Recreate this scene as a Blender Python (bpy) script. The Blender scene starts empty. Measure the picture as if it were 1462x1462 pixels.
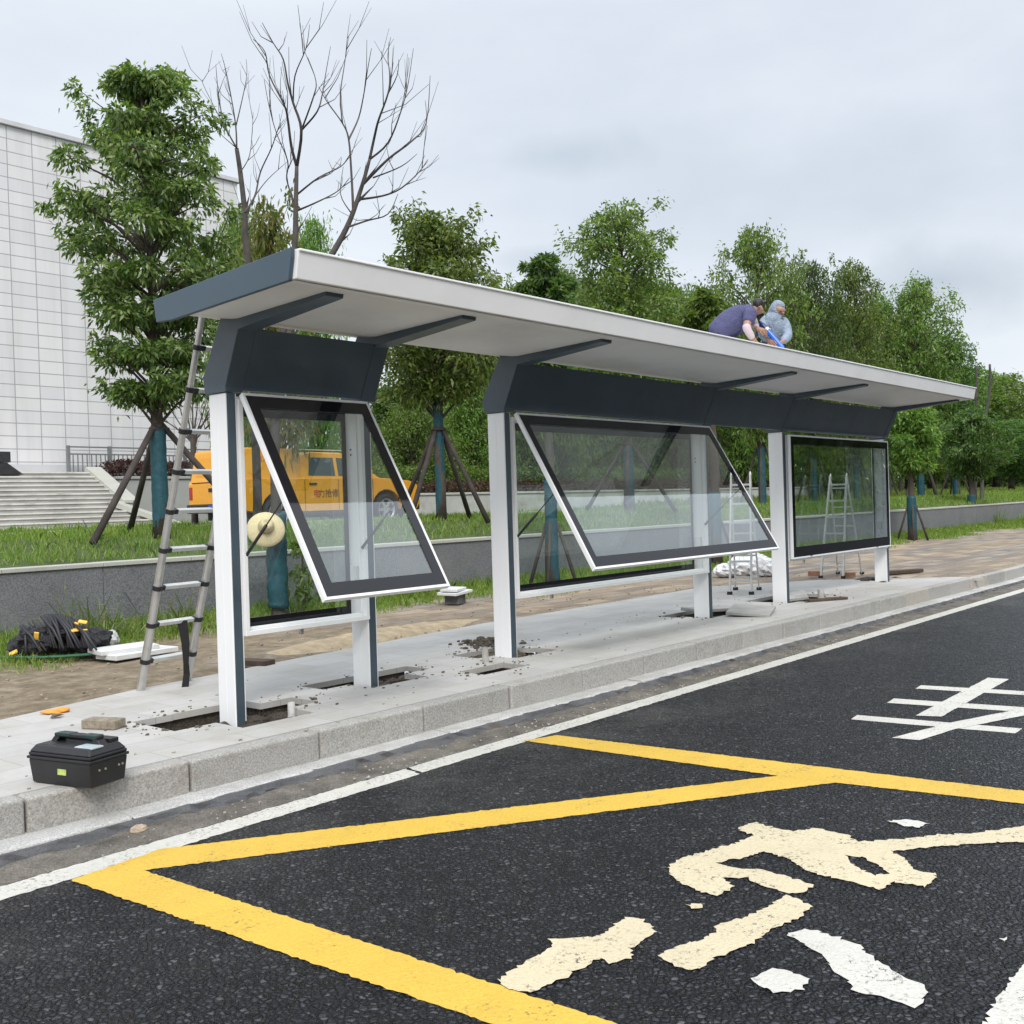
import bpy, bmesh, math, random
import numpy as np
from mathutils import Vector, Matrix
from mathutils.geometry import tessellate_polygon
random.seed(7); rng = np.random.default_rng(7)
R_ = math.radians
sc = bpy.context.scene
COL = sc.collection
# ------------------------------------------------------------------ camera frame (X along the kerb, Y away from the road, Z up, metres)
F, CX = 1500.0, 731.0
EYE = 1.4
_n = np.array([.031, 1, 11/1500.]); _n /= np.linalg.norm(_n)
_x = np.array([1279, -51, 1500.]); _x -= _n*_x.dot(_n); _x /= np.linalg.norm(_x)
CAM = np.stack([_x, np.cross(-_n, _x), -_n])
C0 = np.array([0, 0, EYE])
def ray(x, y): return CAM @ np.array([x-CX, y-CX, F])
def on_z(x, y, z=0.0):
    d = ray(x, y); return C0 + d*((z-EYE)/d[2])
def on_y(x, y, Y):
    d = ray(x, y); return C0 + d*(Y/d[1])
def at_depth(x, y, D): return C0 + ray(x, y)/F*D
def depth_of(p): return float((CAM.T @ (np.array(p, float)-C0))[2])
cam = bpy.data.cameras.new("camera"); co = bpy.data.objects.new("camera", cam); COL.objects.link(co)
cam.sensor_width = 36; cam.lens = F/1462*36; cam.clip_end = 4000; cam.clip_start = .05
r, u, b = CAM @ [1, 0, 0], -(CAM @ [0, 1, 0]), -(CAM @ [0, 0, 1])
co.matrix_world = Matrix(((r[0], u[0], b[0], C0[0]), (r[1], u[1], b[1], C0[1]), (r[2], u[2], b[2], C0[2]), (0, 0, 0, 1)))
sc.camera = co
# ------------------------------------------------------------------ materials
def ramp(nt, fac, stops):
    n = nt.nodes.new('ShaderNodeValToRGB'); e = n.color_ramp.elements
    while len(e) < len(stops): e.new(.5)
    for k, (p, c) in zip(e, stops):
        k.position = p; k.color = (*c, 1) if len(c) == 3 else c
    nt.links.new(fac, n.inputs[0]); return n.outputs[0]
def tex(nt, kind, coord, scale, detail=4, rough=.6, out=None, **kw):
    n = nt.nodes.new('ShaderNodeTex'+kind); nt.links.new(coord, n.inputs['Vector'])
    n.inputs['Scale'].default_value = scale
    if 'Detail' in n.inputs: n.inputs['Detail'].default_value = 0 if kind == 'Voronoi' else detail
    if 'Roughness' in n.inputs: n.inputs['Roughness'].default_value = rough
    for k, v in kw.items():
        if k in n.inputs: n.inputs[k].default_value = v
        else: setattr(n, k, v)
    return n.outputs[out or 0]
def mapping(nt, coord, scale=(1, 1, 1), rot=(0, 0, 0), loc=(0, 0, 0)):
    n = nt.nodes.new('ShaderNodeMapping'); nt.links.new(coord, n.inputs[0])
    n.inputs['Scale'].default_value = scale; n.inputs['Rotation'].default_value = rot; n.inputs['Location'].default_value = loc
    return n.outputs[0]
def mixc(nt, fac, a, b, mode='MIX'):
    n = nt.nodes.new('ShaderNodeMix'); n.data_type = 'RGBA'; n.blend_type = mode
    for s, v in ((0, fac), (6, a), (7, b)):
        if hasattr(v, 'links'): nt.links.new(v, n.inputs[s])
        elif s == 0: n.inputs[0].default_value = v
        else: n.inputs[s].default_value = (*v, 1)
    return n.outputs[2]
def math_(nt, op, a, b=0.0):
    n = nt.nodes.new('ShaderNodeMath'); n.operation = op
    for i, v in ((0, a), (1, b)):
        if hasattr(v, 'links'): nt.links.new(v, n.inputs[i])
        else: n.inputs[i].default_value = v
    return n.outputs[0]
def bump(nt, h, dist, strength=1.0, prev=None):
    n = nt.nodes.new('ShaderNodeBump'); nt.links.new(h, n.inputs['Height'])
    n.inputs['Distance'].default_value = dist; n.inputs['Strength'].default_value = strength
    if prev: nt.links.new(prev, n.inputs['Normal'])
    return n.outputs[0]
def base_mat(name):
    m = bpy.data.materials.new(name); m.use_nodes = True
    nt = m.node_tree; p = nt.nodes['Principled BSDF']
    tc = nt.nodes.new('ShaderNodeTexCoord')
    return m, nt, p, tc.outputs['Object']
def M(name, col, rough=.5, var=.12, vs=3.0, metal=0.0, bmp=0.0, bs=60.0, speck=0.0, ss=150.0, coat=0.0, dirt=None, da=.4, ds=2.0):
    """plain paint / stone / metal with large soft variation, optional fine speckle, bump and dirt patches"""
    m, nt, p, oc = base_mat(name)
    c = tex(nt, 'Noise', oc, vs, 5)
    lo = tuple(x*(1-var) for x in col); hi = tuple(min(1, x*(1+var)) for x in col)
    out = ramp(nt, c, [(.3, lo), (.7, hi)])
    if speck:
        s = tex(nt, 'Noise', oc, ss, 2, .8)
        sp = ramp(nt, s, [(.35, (1-speck,)*3), (.65, (1+speck*.6,)*3)])
        out = mixc(nt, 1.0, out, sp, 'MULTIPLY')
    if dirt:
        dn = tex(nt, 'Noise', oc, ds, 6, .65)
        k = ramp(nt, dn, [(.5, (0, 0, 0)), (.72, (da,)*3)])
        out = mixc(nt, k, out, dirt)
    nt.links.new(out, p.inputs['Base Color'])
    rr = ramp(nt, tex(nt, 'Noise', oc, vs*4, 4), [(.3, (max(0, rough-.06),)*3), (.7, (min(1, rough+.06),)*3)])
    nt.links.new(rr, p.inputs['Roughness'])
    p.inputs['Metallic'].default_value = metal
    if coat: p.inputs['Coat Weight'].default_value = coat; p.inputs['Coat Roughness'].default_value = .08
    if bmp: nt.links.new(bump(nt, tex(nt, 'Noise', oc, bs, 4, .7), bmp), p.inputs['Normal'])
    return m
def leaf_mat(name, cols, rough=.45, trans=.42):
    m, nt, p, oc = base_mat(name)
    g = nt.nodes.new('ShaderNodeNewGeometry')
    n = len(cols)
    c = ramp(nt, g.outputs['Random Per Island'], [(i/(n-1), k) for i, k in enumerate(cols)])
    oi = nt.nodes.new('ShaderNodeObjectInfo')
    hs = nt.nodes.new('ShaderNodeHueSaturation'); nt.links.new(c, hs.inputs['Color'])
    nt.links.new(math_(nt, 'ADD', math_(nt, 'MULTIPLY', oi.outputs['Random'], .5), .78), hs.inputs['Value'])
    nt.links.new(math_(nt, 'ADD', math_(nt, 'MULTIPLY', oi.outputs['Random'], .035), .485), hs.inputs['Hue'])
    nt.links.new(hs.outputs[0], p.inputs['Base Color'])
    p.inputs['Roughness'].default_value = rough
    tr = nt.nodes.new('ShaderNodeBsdfTranslucent')
    br = mixc(nt, 1.0, hs.outputs[0], (1.5, 1.6, .7), 'MULTIPLY'); nt.links.new(br, tr.inputs[0])
    mx = nt.nodes.new('ShaderNodeMixShader'); mx.inputs[0].default_value = trans
    nt.links.new(p.outputs[0], mx.inputs[1]); nt.links.new(tr.outputs[0], mx.inputs[2])
    nt.links.new(mx.outputs[0], nt.nodes['Material Output'].inputs[0])
    return m
def glass_mat(name, tint, k=1.9):
    m, nt, p, oc = base_mat(name)
    nt.nodes.remove(p)
    t = nt.nodes.new('ShaderNodeBsdfTransparent'); t.inputs[0].default_value = (*tint, 1)
    g = nt.nodes.new('ShaderNodeBsdfGlossy'); g.inputs['Roughness'].default_value = .0; g.inputs[0].default_value = (.95, .98, 1, 1)
    fr = nt.nodes.new('ShaderNodeFresnel'); fr.inputs[0].default_value = 1.5
    mx = nt.nodes.new('ShaderNodeMixShader')
    nt.links.new(math_(nt, 'MINIMUM', math_(nt, 'MULTIPLY', fr.outputs[0], k), 1.0), mx.inputs[0])
    nt.links.new(t.outputs[0], mx.inputs[1]); nt.links.new(g.outputs[0], mx.inputs[2])
    nt.links.new(mx.outputs[0], nt.nodes['Material Output'].inputs[0])
    return m
VS = 40
def wobble(nt, oc, amt=.012, scale=40):
    wob = nt.nodes.new('ShaderNodeVectorMath'); wob.operation = 'ADD'; nt.links.new(mapping(nt, oc, (1, 1, .2)), wob.inputs[0])
    wn = nt.nodes.new('ShaderNodeTexNoise'); nt.links.new(oc, wn.inputs[0]); wn.inputs['Scale'].default_value = scale; sc_ = nt.nodes.new('ShaderNodeVectorMath'); sc_.operation = 'SCALE'; nt.links.new(wn.outputs['Color'], sc_.inputs[0]); sc_.inputs['Scale'].default_value = amt
    nt.links.new(sc_.outputs[0], wob.inputs[1]); return wob.outputs[0]
def asphalt_mat():
    m, nt, p, oc = base_mat('asphalt')
    co_ = wobble(nt, oc)
    e = tex(nt, 'Voronoi', co_, VS, feature='DISTANCE_TO_EDGE'); vc = tex(nt, 'Voronoi', co_, VS, out='Color')
    sp = nt.nodes.new('ShaderNodeSeparateColor'); nt.links.new(vc, sp.inputs[0])
    dome = ramp(nt, e, [(0, (0, 0, 0)), (.08, (.25,)*3), (.2, (.72,)*3), (.36, (.95,)*3), (.55, (1, 1, 1))])
    stone = ramp(nt, sp.outputs[0], [(0, (.004, .0045, .007)), (.5, (.012, .013, .019)), (.85, (.034, .036, .047)), (1, (.085, .085, .092))])
    fine = ramp(nt, tex(nt, 'Noise', oc, 160, 3, .8), [(.3, (.7,)*3), (.7, (1.35,)*3)]); stone = mixc(nt, 1, stone, fine, 'MULTIPLY')
    bit_shade = ramp(nt, e, [(.06, (1, 1, 1)), (.19, (0, 0, 0))])
    out = mixc(nt, bit_shade, stone, (.0025, .0025, .0035))  # near-black gaps between stones: bitumen colour deepened with painted cavity shade
    # dusty greyish areas near the gutter and along faint wheel paths
    sep = nt.nodes.new('ShaderNodeSeparateXYZ'); nt.links.new(oc, sep.inputs[0])
    edge_ = ramp(nt, math_(nt, 'MULTIPLY', math_(nt, 'SUBTRACT', sep.outputs[1], 3.2), .62), [(.3, (0, 0, 0)), (1, (1, 1, 1))])
    big = ramp(nt, tex(nt, 'Noise', oc, 1.3, 7, .68), [(.46, (0, 0, 0)), (.72, (1, 1, 1))])
    du = math_(nt, 'MULTIPLY', big, math_(nt, 'ADD', math_(nt, 'MULTIPLY', edge_, .55), .07))
    out = mixc(nt, du, out, (.13, .125, .115))
    st = ramp(nt, tex(nt, 'Noise', mapping(nt, oc, (.25, 1.5, 1)), 1.2, 6, .6), [(.58, (1, 1, 1)), (.72, (.6,)*3)]); out = mixc(nt, 1, out, st, 'MULTIPLY')
    nt.links.new(out, p.inputs['Base Color'])
    nt.links.new(ramp(nt, sp.outputs[2], [(0, (.30,)*3), (1, (.55,)*3)]), p.inputs['Roughness'])
    hh = math_(nt, 'MULTIPLY', dome, math_(nt, 'ADD', math_(nt, 'MULTIPLY', sp.outputs[1], .5), .5))
    p.inputs['Specular IOR Level'].default_value = .32
    nt.links.new(bump(nt, hh, .022, 1), p.inputs['Normal'])
    return m
def paint_mat(name, col, wear=.55):
    m, nt, p, oc = base_mat(name)
    n = tex(nt, 'Noise', oc, 4, 7, .75)
    c = ramp(nt, tex(nt, 'Noise', oc, 1.6, 6, .7), [(.3, tuple(x*.88 for x in col)), (.7, col)])
    g = ramp(nt, tex(nt, 'Noise', oc, 75, 3, .75), [(.3, (.86,)*3), (.6, (1.03,)*3)]); c = mixc(nt, 1, c, g, 'MULTIPLY')
    k = math_(nt, 'MULTIPLY', ramp(nt, tex(nt, 'Noise', oc, 46, 3, .8), [(.55, (0, 0, 0)), (.61, (1, 1, 1))]), ramp(nt, n, [(wear-.04, (0, 0, 0)), (wear+.08, (.9,)*3)]))
    c = mixc(nt, k, c, (.05, .048, .045))
    c = mixc(nt, ramp(nt, tex(nt, 'Noise', mapping(nt, oc, (.35, 1.6, 1)), 1.5, 7, .75), [(.52, (0, 0, 0)), (.8, (.35,)*3)]), c, tuple(x*.5 for x in col))
    nt.links.new(c, p.inputs['Base Color']); p.inputs['Roughness'].default_value = .62
    nt.links.new(bump(nt, tex(nt, 'Noise', oc, 55, 3, .6), .006, .8), p.inputs['Normal'])
    return m
def tile_mat():
    m, nt, p, oc = base_mat('pale_stone_tile')
    b = nt.nodes.new('ShaderNodeTexBrick'); nt.links.new(oc, b.inputs[0])
    b.inputs['Scale'].default_value = 1; b.inputs['Brick Width'].default_value = .6; b.inputs['Row Height'].default_value = .3
    b.inputs['Mortar Size'].default_value = .003
    b.inputs[1].default_value = (.41, .40, .385, 1); b.inputs[2].default_value = (.47, .46, .44, 1); b.inputs[3].default_value = (.27, .26, .25, 1)
    s = ramp(nt, tex(nt, 'Noise', oc, 260, 2, .8), [(.3, (.82,)*3), (.7, (1.12,)*3)])
    out = mixc(nt, 1, b.outputs[0], s, 'MULTIPLY')
    out = mixc(nt, ramp(nt, tex(nt, 'Noise', oc, 1.7, 8, .7), [(.46, (0, 0, 0)), (.72, (.65,)*3)]), out, (.31, .285, .24))
    out = mixc(nt, ramp(nt, tex(nt, 'Noise', oc, 14, 6, .75), [(.58, (0, 0, 0)), (.75, (.55,)*3)]), out, (.28, .25, .20))
    nt.links.new(out, p.inputs['Base Color']); p.inputs['Roughness'].default_value = .75
    nt.links.new(bump(nt, tex(nt, 'Noise', oc, 90, 4), .002), p.inputs['Normal'])
    return m
def path_mat():
    m, nt, p, oc = base_mat('dirt_and_brick_paving')
    b = nt.nodes.new('ShaderNodeTexBrick'); nt.links.new(mapping(nt, oc, (1, 1, 1), (0, 0, 0)), b.inputs[0])
    b.inputs['Scale'].default_value = 1; b.inputs['Brick Width'].default_value = .62; b.inputs['Row Height'].default_value = .30
    b.inputs['Mortar Size'].default_value = .018
    b.inputs[1].default_value = (.42, .35, .27, 1); b.inputs[2].default_value = (.11, .105, .11, 1); b.inputs[3].default_value = (.12, .10, .07, 1)
    w = nt.nodes.new('ShaderNodeTexWhiteNoise')
    rows = nt.nodes.new('ShaderNodeTexBrick'); nt.links.new(oc, rows.inputs[0])
    rows.inputs['Scale'].default_value = 1; rows.inputs['Brick Width'].default_value = 3.1; rows.inputs['Row Height'].default_value = .42; rows.inputs['Mortar Size'].default_value = 0
    rows.inputs[1].default_value = (.44, .31, .17, 1); rows.inputs[2].default_value = (.15, .15, .16, 1)
    bricks = mixc(nt, .35, b.outputs[0], rows.outputs[0])
    d = ramp(nt, tex(nt, 'Noise', oc, 5, 8, .75), [(.3, (.10, .075, .045)), (.5, (.20, .155, .10)), (.72, (.36, .30, .22))])
    sep = nt.nodes.new('ShaderNodeSeparateXYZ'); nt.links.new(oc, sep.inputs[0])
    xr = math_(nt, 'MULTIPLY', math_(nt, 'SUBTRACT', sep.outputs[0], 4.2), .17)
    k = math_(nt, 'ADD', xr, math_(nt, 'MULTIPLY', math_(nt, 'SUBTRACT', tex(nt, 'Noise', oc, 1.1, 6, .65), .55), 4.0))
    k = ramp(nt, k, [(.2, (0, 0, 0)), (.9, (.85,)*3)])
    out = mixc(nt, k, d, bricks)
    out = mixc(nt, ramp(nt, tex(nt, 'Noise', oc, 22, 6, .8), [(.55, (0, 0, 0)), (.78, (.4,)*3)]), out, (.11, .085, .055))
    nt.links.new(out, p.inputs['Base Color']); p.inputs['Roughness'].default_value = .9
    nt.links.new(bump(nt, tex(nt, 'Noise', oc, 25, 8, .75), .02), p.inputs['Normal'])
    return m
def facade_mat():
    m, nt, p, oc = base_mat('white_stone_panels')
    sw = nt.nodes.new('ShaderNodeSeparateXYZ'); nt.links.new(oc, sw.inputs[0])
    cb = nt.nodes.new('ShaderNodeCombineXYZ'); nt.links.new(math_(nt, 'ADD', sw.outputs[0], sw.outputs[1]), cb.inputs[0]); nt.links.new(sw.outputs[2], cb.inputs[1])
    b = nt.nodes.new('ShaderNodeTexBrick'); nt.links.new(cb.outputs[0], b.inputs[0]); b.offset = 0
    b.inputs['Scale'].default_value = 1; b.inputs['Brick Width'].default_value = .86; b.inputs['Row Height'].default_value = .44
    b.inputs['Mortar Size'].default_value = .018; b.inputs['Mortar Smooth'].default_value = .2
    b.inputs[1].default_value = (.60, .60, .615, 1); b.inputs[2].default_value = (.665, .66, .665, 1); b.inputs[3].default_value = (.33, .32, .34, 1)
    st = ramp(nt, tex(nt, 'Noise', mapping(nt, oc, (2, 2, .12)), 1.2, 6, .6), [(.45, (1, 1, 1)), (.8, (.86, .85, .83))])
    nt.links.new(mixc(nt, 1, b.outputs[0], st, 'MULTIPLY'), p.inputs['Base Color']); p.inputs['Roughness'].default_value = .55
    return m
WHITE = M('white_powder_coat', (.82, .825, .83), .35, .02, 1.2, coat=.15)
ROOFW = M('white_roof_sheet', (.80, .80, .80), .42, .03, 1.2, dirt=(.62, .61, .60), da=.25, ds=1.5)
NAVY = M('slate_blue_steel', (.05, .074, .095), .45, .18, 1.5, coat=.1, dirt=(.085, .10, .115), da=.5, ds=2.5)
NAVYL = M('slate_blue_trim', (.058, .092, .122), .4, .10, 1.5)
BLACKG = M('black_enamelled_glass', (.008, .008, .011), .03, .1, 2); 
ALU = M('aluminium', (.55, .54, .52), .35, .12, 8, metal=.75)
ALUW = M('dull_aluminium', (.60, .60, .58), .5, .12, 8, metal=.4)
BLKP = M('black_plastic', (.014, .014, .016), .42, .25, 14, bmp=.0006, bs=350)
RUB = M('rubber', (.018, .018, .019), .75, .2, 9)
STEEL = M('dark_steel', (.06, .06, .065), .4, .2, 8, metal=.5)
GLASS = glass_mat('clear_glass', (.90, .94, .93), 2.7)
GLASS2 = glass_mat('green_tinted_glass', (.86, .93, .91), 1.5)
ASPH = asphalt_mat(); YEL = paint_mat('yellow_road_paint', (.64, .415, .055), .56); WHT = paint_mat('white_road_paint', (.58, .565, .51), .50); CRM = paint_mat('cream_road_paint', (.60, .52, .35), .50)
TILE = tile_mat(); PATH = path_mat(); FACADE = facade_mat()
def kerb_mat():
    m, nt, p, oc = base_mat('granite_kerb')
    g = nt.nodes.new('ShaderNodeNewGeometry')
    c = ramp(nt, g.outputs['Random Per Island'], [(0, (.32, .315, .295)), (.3, (.40, .39, .365)), (.55, (.35, .345, .325)), (.72, (.36, .35, .33)), (.8, (.43, .385, .325)), (.9, (.38, .37, .35)), (1, (.43, .42, .395))])
    s = ramp(nt, tex(nt, 'Noise', oc, 85, 4, .85), [(.36, (.55,)*3), (.62, (1.25,)*3)])
    out = mixc(nt, 1, c, s, 'MULTIPLY')
    out = mixc(nt, ramp(nt, tex(nt, 'Noise', oc, 4, 7, .75), [(.52, (0, 0, 0)), (.75, (.6,)*3)]), out, (.20, .17, .13))
    nt.links.new(out, p.inputs['Base Color']); p.inputs['Roughness'].default_value = .8
    nt.links.new(bump(nt, tex(nt, 'Noise', oc, 120, 4, .7), .004), p.inputs['Normal'])
    return m
KERB = kerb_mat()
CONC = M('worn_concrete', (.46, .455, .44), .85, .2, 2.5, bmp=.008, bs=40, speck=.3, ss=90, dirt=(.26, .24, .21), da=.6, ds=3)
CONCD = M('dark_concrete', (.105, .107, .115), .9, .35, 3, bmp=.008, bs=30, speck=.3, dirt=(.10, .085, .06), da=.8, ds=3)
DIRT = M('gritty_dirt', (.150, .135, .115), .95, .45, 6, bmp=.02, bs=35, speck=.4, ss=90)
SOIL = M('dark_soil', (.075, .06, .045), .95, .5, 12, bmp=.03, bs=40, speck=.5, ss=60)
GRAN = M('grey_granite_wall', (.155, .16, .17), .6, .12, 1.5, speck=.45, ss=55, bmp=.002, bs=60, dirt=(.22, .21, .19), da=.35, ds=1.2)
COPE = M('pale_coping_stone', (.42, .42, .38), .8, .15, 2, speck=.2, dirt=(.25, .25, .17), da=.5, ds=2)
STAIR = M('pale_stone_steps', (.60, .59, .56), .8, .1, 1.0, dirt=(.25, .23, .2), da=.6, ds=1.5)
STAIRD = M('darker_stone_risers', (.33, .32, .30), .85, .25, 1.0)  # risers get a darker stone tone than the treads
TURF = M('lawn_soil', (.065, .095, .025), .95, .4, 1.2, bmp=.05, bs=12)
BARK = M('grey_brown_bark', (.075, .06, .048), .9, .35, 6, bmp=.012, bs=40)
BARKD = M('dark_bare_bark', (.07, .06, .054), .9, .3, 6, bmp=.006, bs=40)
POLE = M('weathered_wooden_pole', (.05, .04, .036), .85, .4, 5, bmp=.004, bs=40)
TEAL = M('teal_trunk_wrap', (.010, .066, .088), .6, .3, 14, bmp=.01, bs=24)
LEAF_A = leaf_mat('glossy_green_leaves', [(.032, .062, .014), (.06, .105, .024), (.095, .15, .034), (.165, .22, .06), (.30, .34, .14)] or [(0.0255, 0.0522, 0.0145), (0.0447, 0.0899, 0.0203), (0.0734, 0.1305, 0.029), (0.1356, 0.1958, 0.0508), (0.2233, 0.2755, 0.087)], .38)
LEAF_B = leaf_mat('camphor_leaves', [(.05, .094, .02), (.092, .158, .03), (.145, .22, .042), (.25, .32, .085)] or [(0.0324, 0.06, 0.018), (0.0612, 0.099, 0.027), (0.099, 0.138, 0.033), (0.18, 0.21, 0.0525)], .42)
LEAF_C = leaf_mat('bright_green_leaves', [(0.0466, 0.0945, 0.0175), (0.0854, 0.1553, 0.0243), (0.1397, 0.216, 0.0378), (0.2018, 0.27, 0.054)], .5)
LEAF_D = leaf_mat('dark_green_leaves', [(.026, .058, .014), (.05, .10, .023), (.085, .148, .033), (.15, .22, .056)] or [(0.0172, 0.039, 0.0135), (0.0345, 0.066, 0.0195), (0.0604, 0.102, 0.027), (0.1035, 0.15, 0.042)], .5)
LEAF_P = leaf_mat('purple_hedge_leaves', [(0.033, 0.0132, 0.0154), (0.066, 0.0242, 0.0286), (0.099, 0.044, 0.0385), (0.077, 0.066, 0.033)], .5)
LEAF_Y = leaf_mat('yellowish_leaves', [(.06, .09, .02), (.11, .145, .03), (.18, .19, .045), (.20, .16, .05)], .5)
GRASS = leaf_mat('grass_blades', [(.085, .16, .025), (.14, .235, .036), (.20, .29, .05), (.28, .32, .09), (.14, .22, .035)] or [(0.0747, 0.1235, 0.0208), (0.1271, 0.195, 0.0286), (0.1869, 0.247, 0.039), (0.2841, 0.286, 0.078), (0.1345, 0.195, 0.0325)], .5, .4)
WEED = leaf_mat('weed_blades', [(0.055, 0.099, 0.022), (0.099, 0.154, 0.0385), (0.176, 0.209, 0.077), (0.275, 0.264, 0.154)], .5, .35)
# ------------------------------------------------------------------ mesh helpers
class MB:
    def __init__(s): s.v = []; s.f = []
    def add(s, vs, fs):
        o = len(s.v); s.v += [tuple(map(float, p)) for p in vs]; s.f += [tuple(i+o for i in f) for f in fs]; return s
    def box(s, x0, x1, y0, y1, z0, z1):
        return s.add([(x0, y0, z0), (x1, y0, z0), (x1, y1, z0), (x0, y1, z0), (x0, y0, z1), (x1, y0, z1), (x1, y1, z1), (x0, y1, z1)],
                     [(3, 2, 1, 0), (4, 5, 6, 7), (0, 1, 5, 4), (1, 2, 6, 5), (2, 3, 7, 6), (3, 0, 4, 7)])
    def obox(s, c, ax, ay, az):
        c, ax, ay, az = (np.array(q, float) for q in (c, ax, ay, az))
        vs = [c+i*ax+j*ay+k*az for k in (-.5, .5) for i, j in ((-.5, -.5), (.5, -.5), (.5, .5), (-.5, .5))]
        fs = [(3, 2, 1, 0), (4, 5, 6, 7), (0, 1, 5, 4), (1, 2, 6, 5), (2, 3, 7, 6), (3, 0, 4, 7)]
        if np.dot(np.cross(ax, ay), az) < 0: fs = [f[::-1] for f in fs]
        return s.add(vs, fs)
    def bar(s, a, b, w, h, up=(0, 0, 1)):
        a, b = np.array(a, float), np.array(b, float); d = b-a; L = np.linalg.norm(d); d /= L
        sx = np.cross(d, np.array(up, float)); sx /= np.linalg.norm(sx); uz = np.cross(sx, d)
        return s.obox((a+b)/2, d*L, sx*w, uz*h)
    def prism(s, poly, axis, a, b):
        """poly of 2D points in the two remaining axes, extruded from a to b along axis"""
        def P(q, t): return {'x': (t, q[0], q[1]), 'y': (q[0], t, q[1]), 'z': (q[0], q[1], t)}[axis]
        n = len(poly); area = sum(poly[i][0]*poly[(i+1) % n][1]-poly[(i+1) % n][0]*poly[i][1] for i in range(n))
        if area < 0: poly = poly[::-1]
        if axis == 'y': poly = poly[::-1]
        vs = [P(q, a) for q in poly]+[P(q, b) for q in poly]
        tri = tessellate_polygon([[Vector((q[0], q[1], 0)) for q in poly]])
        fs = []
        for t in tri:
            A, B, Cc = (poly[i] for i in t); ar = (B[0]-A[0])*(Cc[1]-A[1])-(Cc[0]-A[0])*(B[1]-A[1])
            t = t if (ar > 0) != (axis == 'y') else t[::-1]
            fs.append(tuple(i+n for i in t)); fs.append(tuple(t[::-1]))
        if n == 4 or n == 3: fs = [tuple(range(n, 2*n)), tuple(range(n-1, -1, -1))]
        fs += [(i, (i+1) % n, n+(i+1) % n, n+i) for i in range(n)]
        if b < a: fs = [f[::-1] for f in fs]
        return s.add(vs, fs)
    def tube(s, pts, rad, n=8, cap=True):
        pts = [np.array(p, float) for p in pts]
        if not hasattr(rad, '__len__'): rad = [rad]*len(pts)
        vs, fs = [], []; prev = None
        for i, p in enumerate(pts):
            d = pts[min(i+1, len(pts)-1)]-pts[max(i-1, 0)]; d = d/(np.linalg.norm(d)+1e-9)
            if prev is None:
                prev = np.cross(d, (0, 0, 1) if abs(d[2]) < .9 else (1, 0, 0))
            e = prev-d*prev.dot(d); e /= np.linalg.norm(e)+1e-9; prev = e; g = np.cross(d, e)
            for k in range(n):
                a = 2*math.pi*k/n; vs.append(p+rad[i]*(math.cos(a)*e+math.sin(a)*g))
        for i in range(len(pts)-1):
            for k in range(n):
                fs.append((i*n+k, i*n+(k+1) % n, (i+1)*n+(k+1) % n, (i+1)*n+k))
        if cap: fs.append(tuple(range(n-1, -1, -1))); fs.append(tuple((len(pts)-1)*n+k for k in range(n)))
        return s.add(vs, fs)
    def lathe(s, prof, c=(0, 0, 0), axis=(0, 0, 1), n=24):
        ax = np.array(axis, float); ax /= np.linalg.norm(ax)
        e = np.cross(ax, (1, 0, 0) if abs(ax[0]) < .9 else (0, 1, 0)); e /= np.linalg.norm(e); g = np.cross(ax, e); c = np.array(c, float)
        vs = [c+ax*h+max(r, 1e-4)*(math.cos(2*math.pi*k/n)*e+math.sin(2*math.pi*k/n)*g) for r, h in prof for k in range(n)]
        fs = [(i*n+k, i*n+(k+1) % n, (i+1)*n+(k+1) % n, (i+1)*n+k) for i in range(len(prof)-1) for k in range(n)]
        return s.add(vs, fs)
    def blob(s, c, r, n=10, jit=.12, seed=0):
        q = random.Random(seed); vs, fs = [], []
        m = n*2
        for i in range(1, n):
            t = math.pi*i/n
            for k in range(m):
                a = 2*math.pi*k/m; j = 1+q.uniform(-jit, jit)
                vs.append((c[0]+r[0]*j*math.sin(t)*math.cos(a), c[1]+r[1]*j*math.sin(t)*math.sin(a), c[2]+r[2]*j*math.cos(t)))
        vs += [(c[0], c[1], c[2]+r[2]), (c[0], c[1], c[2]-r[2])]; T = len(vs)-2
        for i in range(n-2):
            for k in range(m): fs.append((i*m+k, (i+1)*m+k, (i+1)*m+(k+1) % m, i*m+(k+1) % m))
        for k in range(m):
            fs.append((T, k, (k+1) % m)); fs.append((T+1, (n-2)*m+(k+1) % m, (n-2)*m+k))
        return s.add(vs, fs)
def tag(o, label=None, cat=None, group=None, kind=None):
    if label: o['label'] = label
    if cat: o['category'] = cat
    if group: o['group'] = group
    if kind: o['kind'] = kind
    return o
def thing(name, label, cat, loc=(0, 0, 0), group=None):
    o = bpy.data.objects.new(name, None); COL.objects.link(o); o.location = tuple(map(float, loc)); o.empty_display_size = .2
    return tag(o, label, cat, group)
def origin(o):
    p = Vector((0, 0, 0))
    while o: p += o.location; o = o.parent
    return p
def link(name, me, m, parent=None, bev=0.0, smooth=False, seg=2):
    o = bpy.data.objects.new(name, me); COL.objects.link(o)
    if m: me.materials.append(m)
    if parent: o.parent = parent
    if smooth: me.polygons.foreach_set('use_smooth', [True]*len(me.polygons))
    if bev:
        b = o.modifiers.new('bevel', 'BEVEL'); b.width = bev; b.segments = seg; b.limit_method = 'ANGLE'; b.angle_limit = R_(40)
    return o
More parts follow.
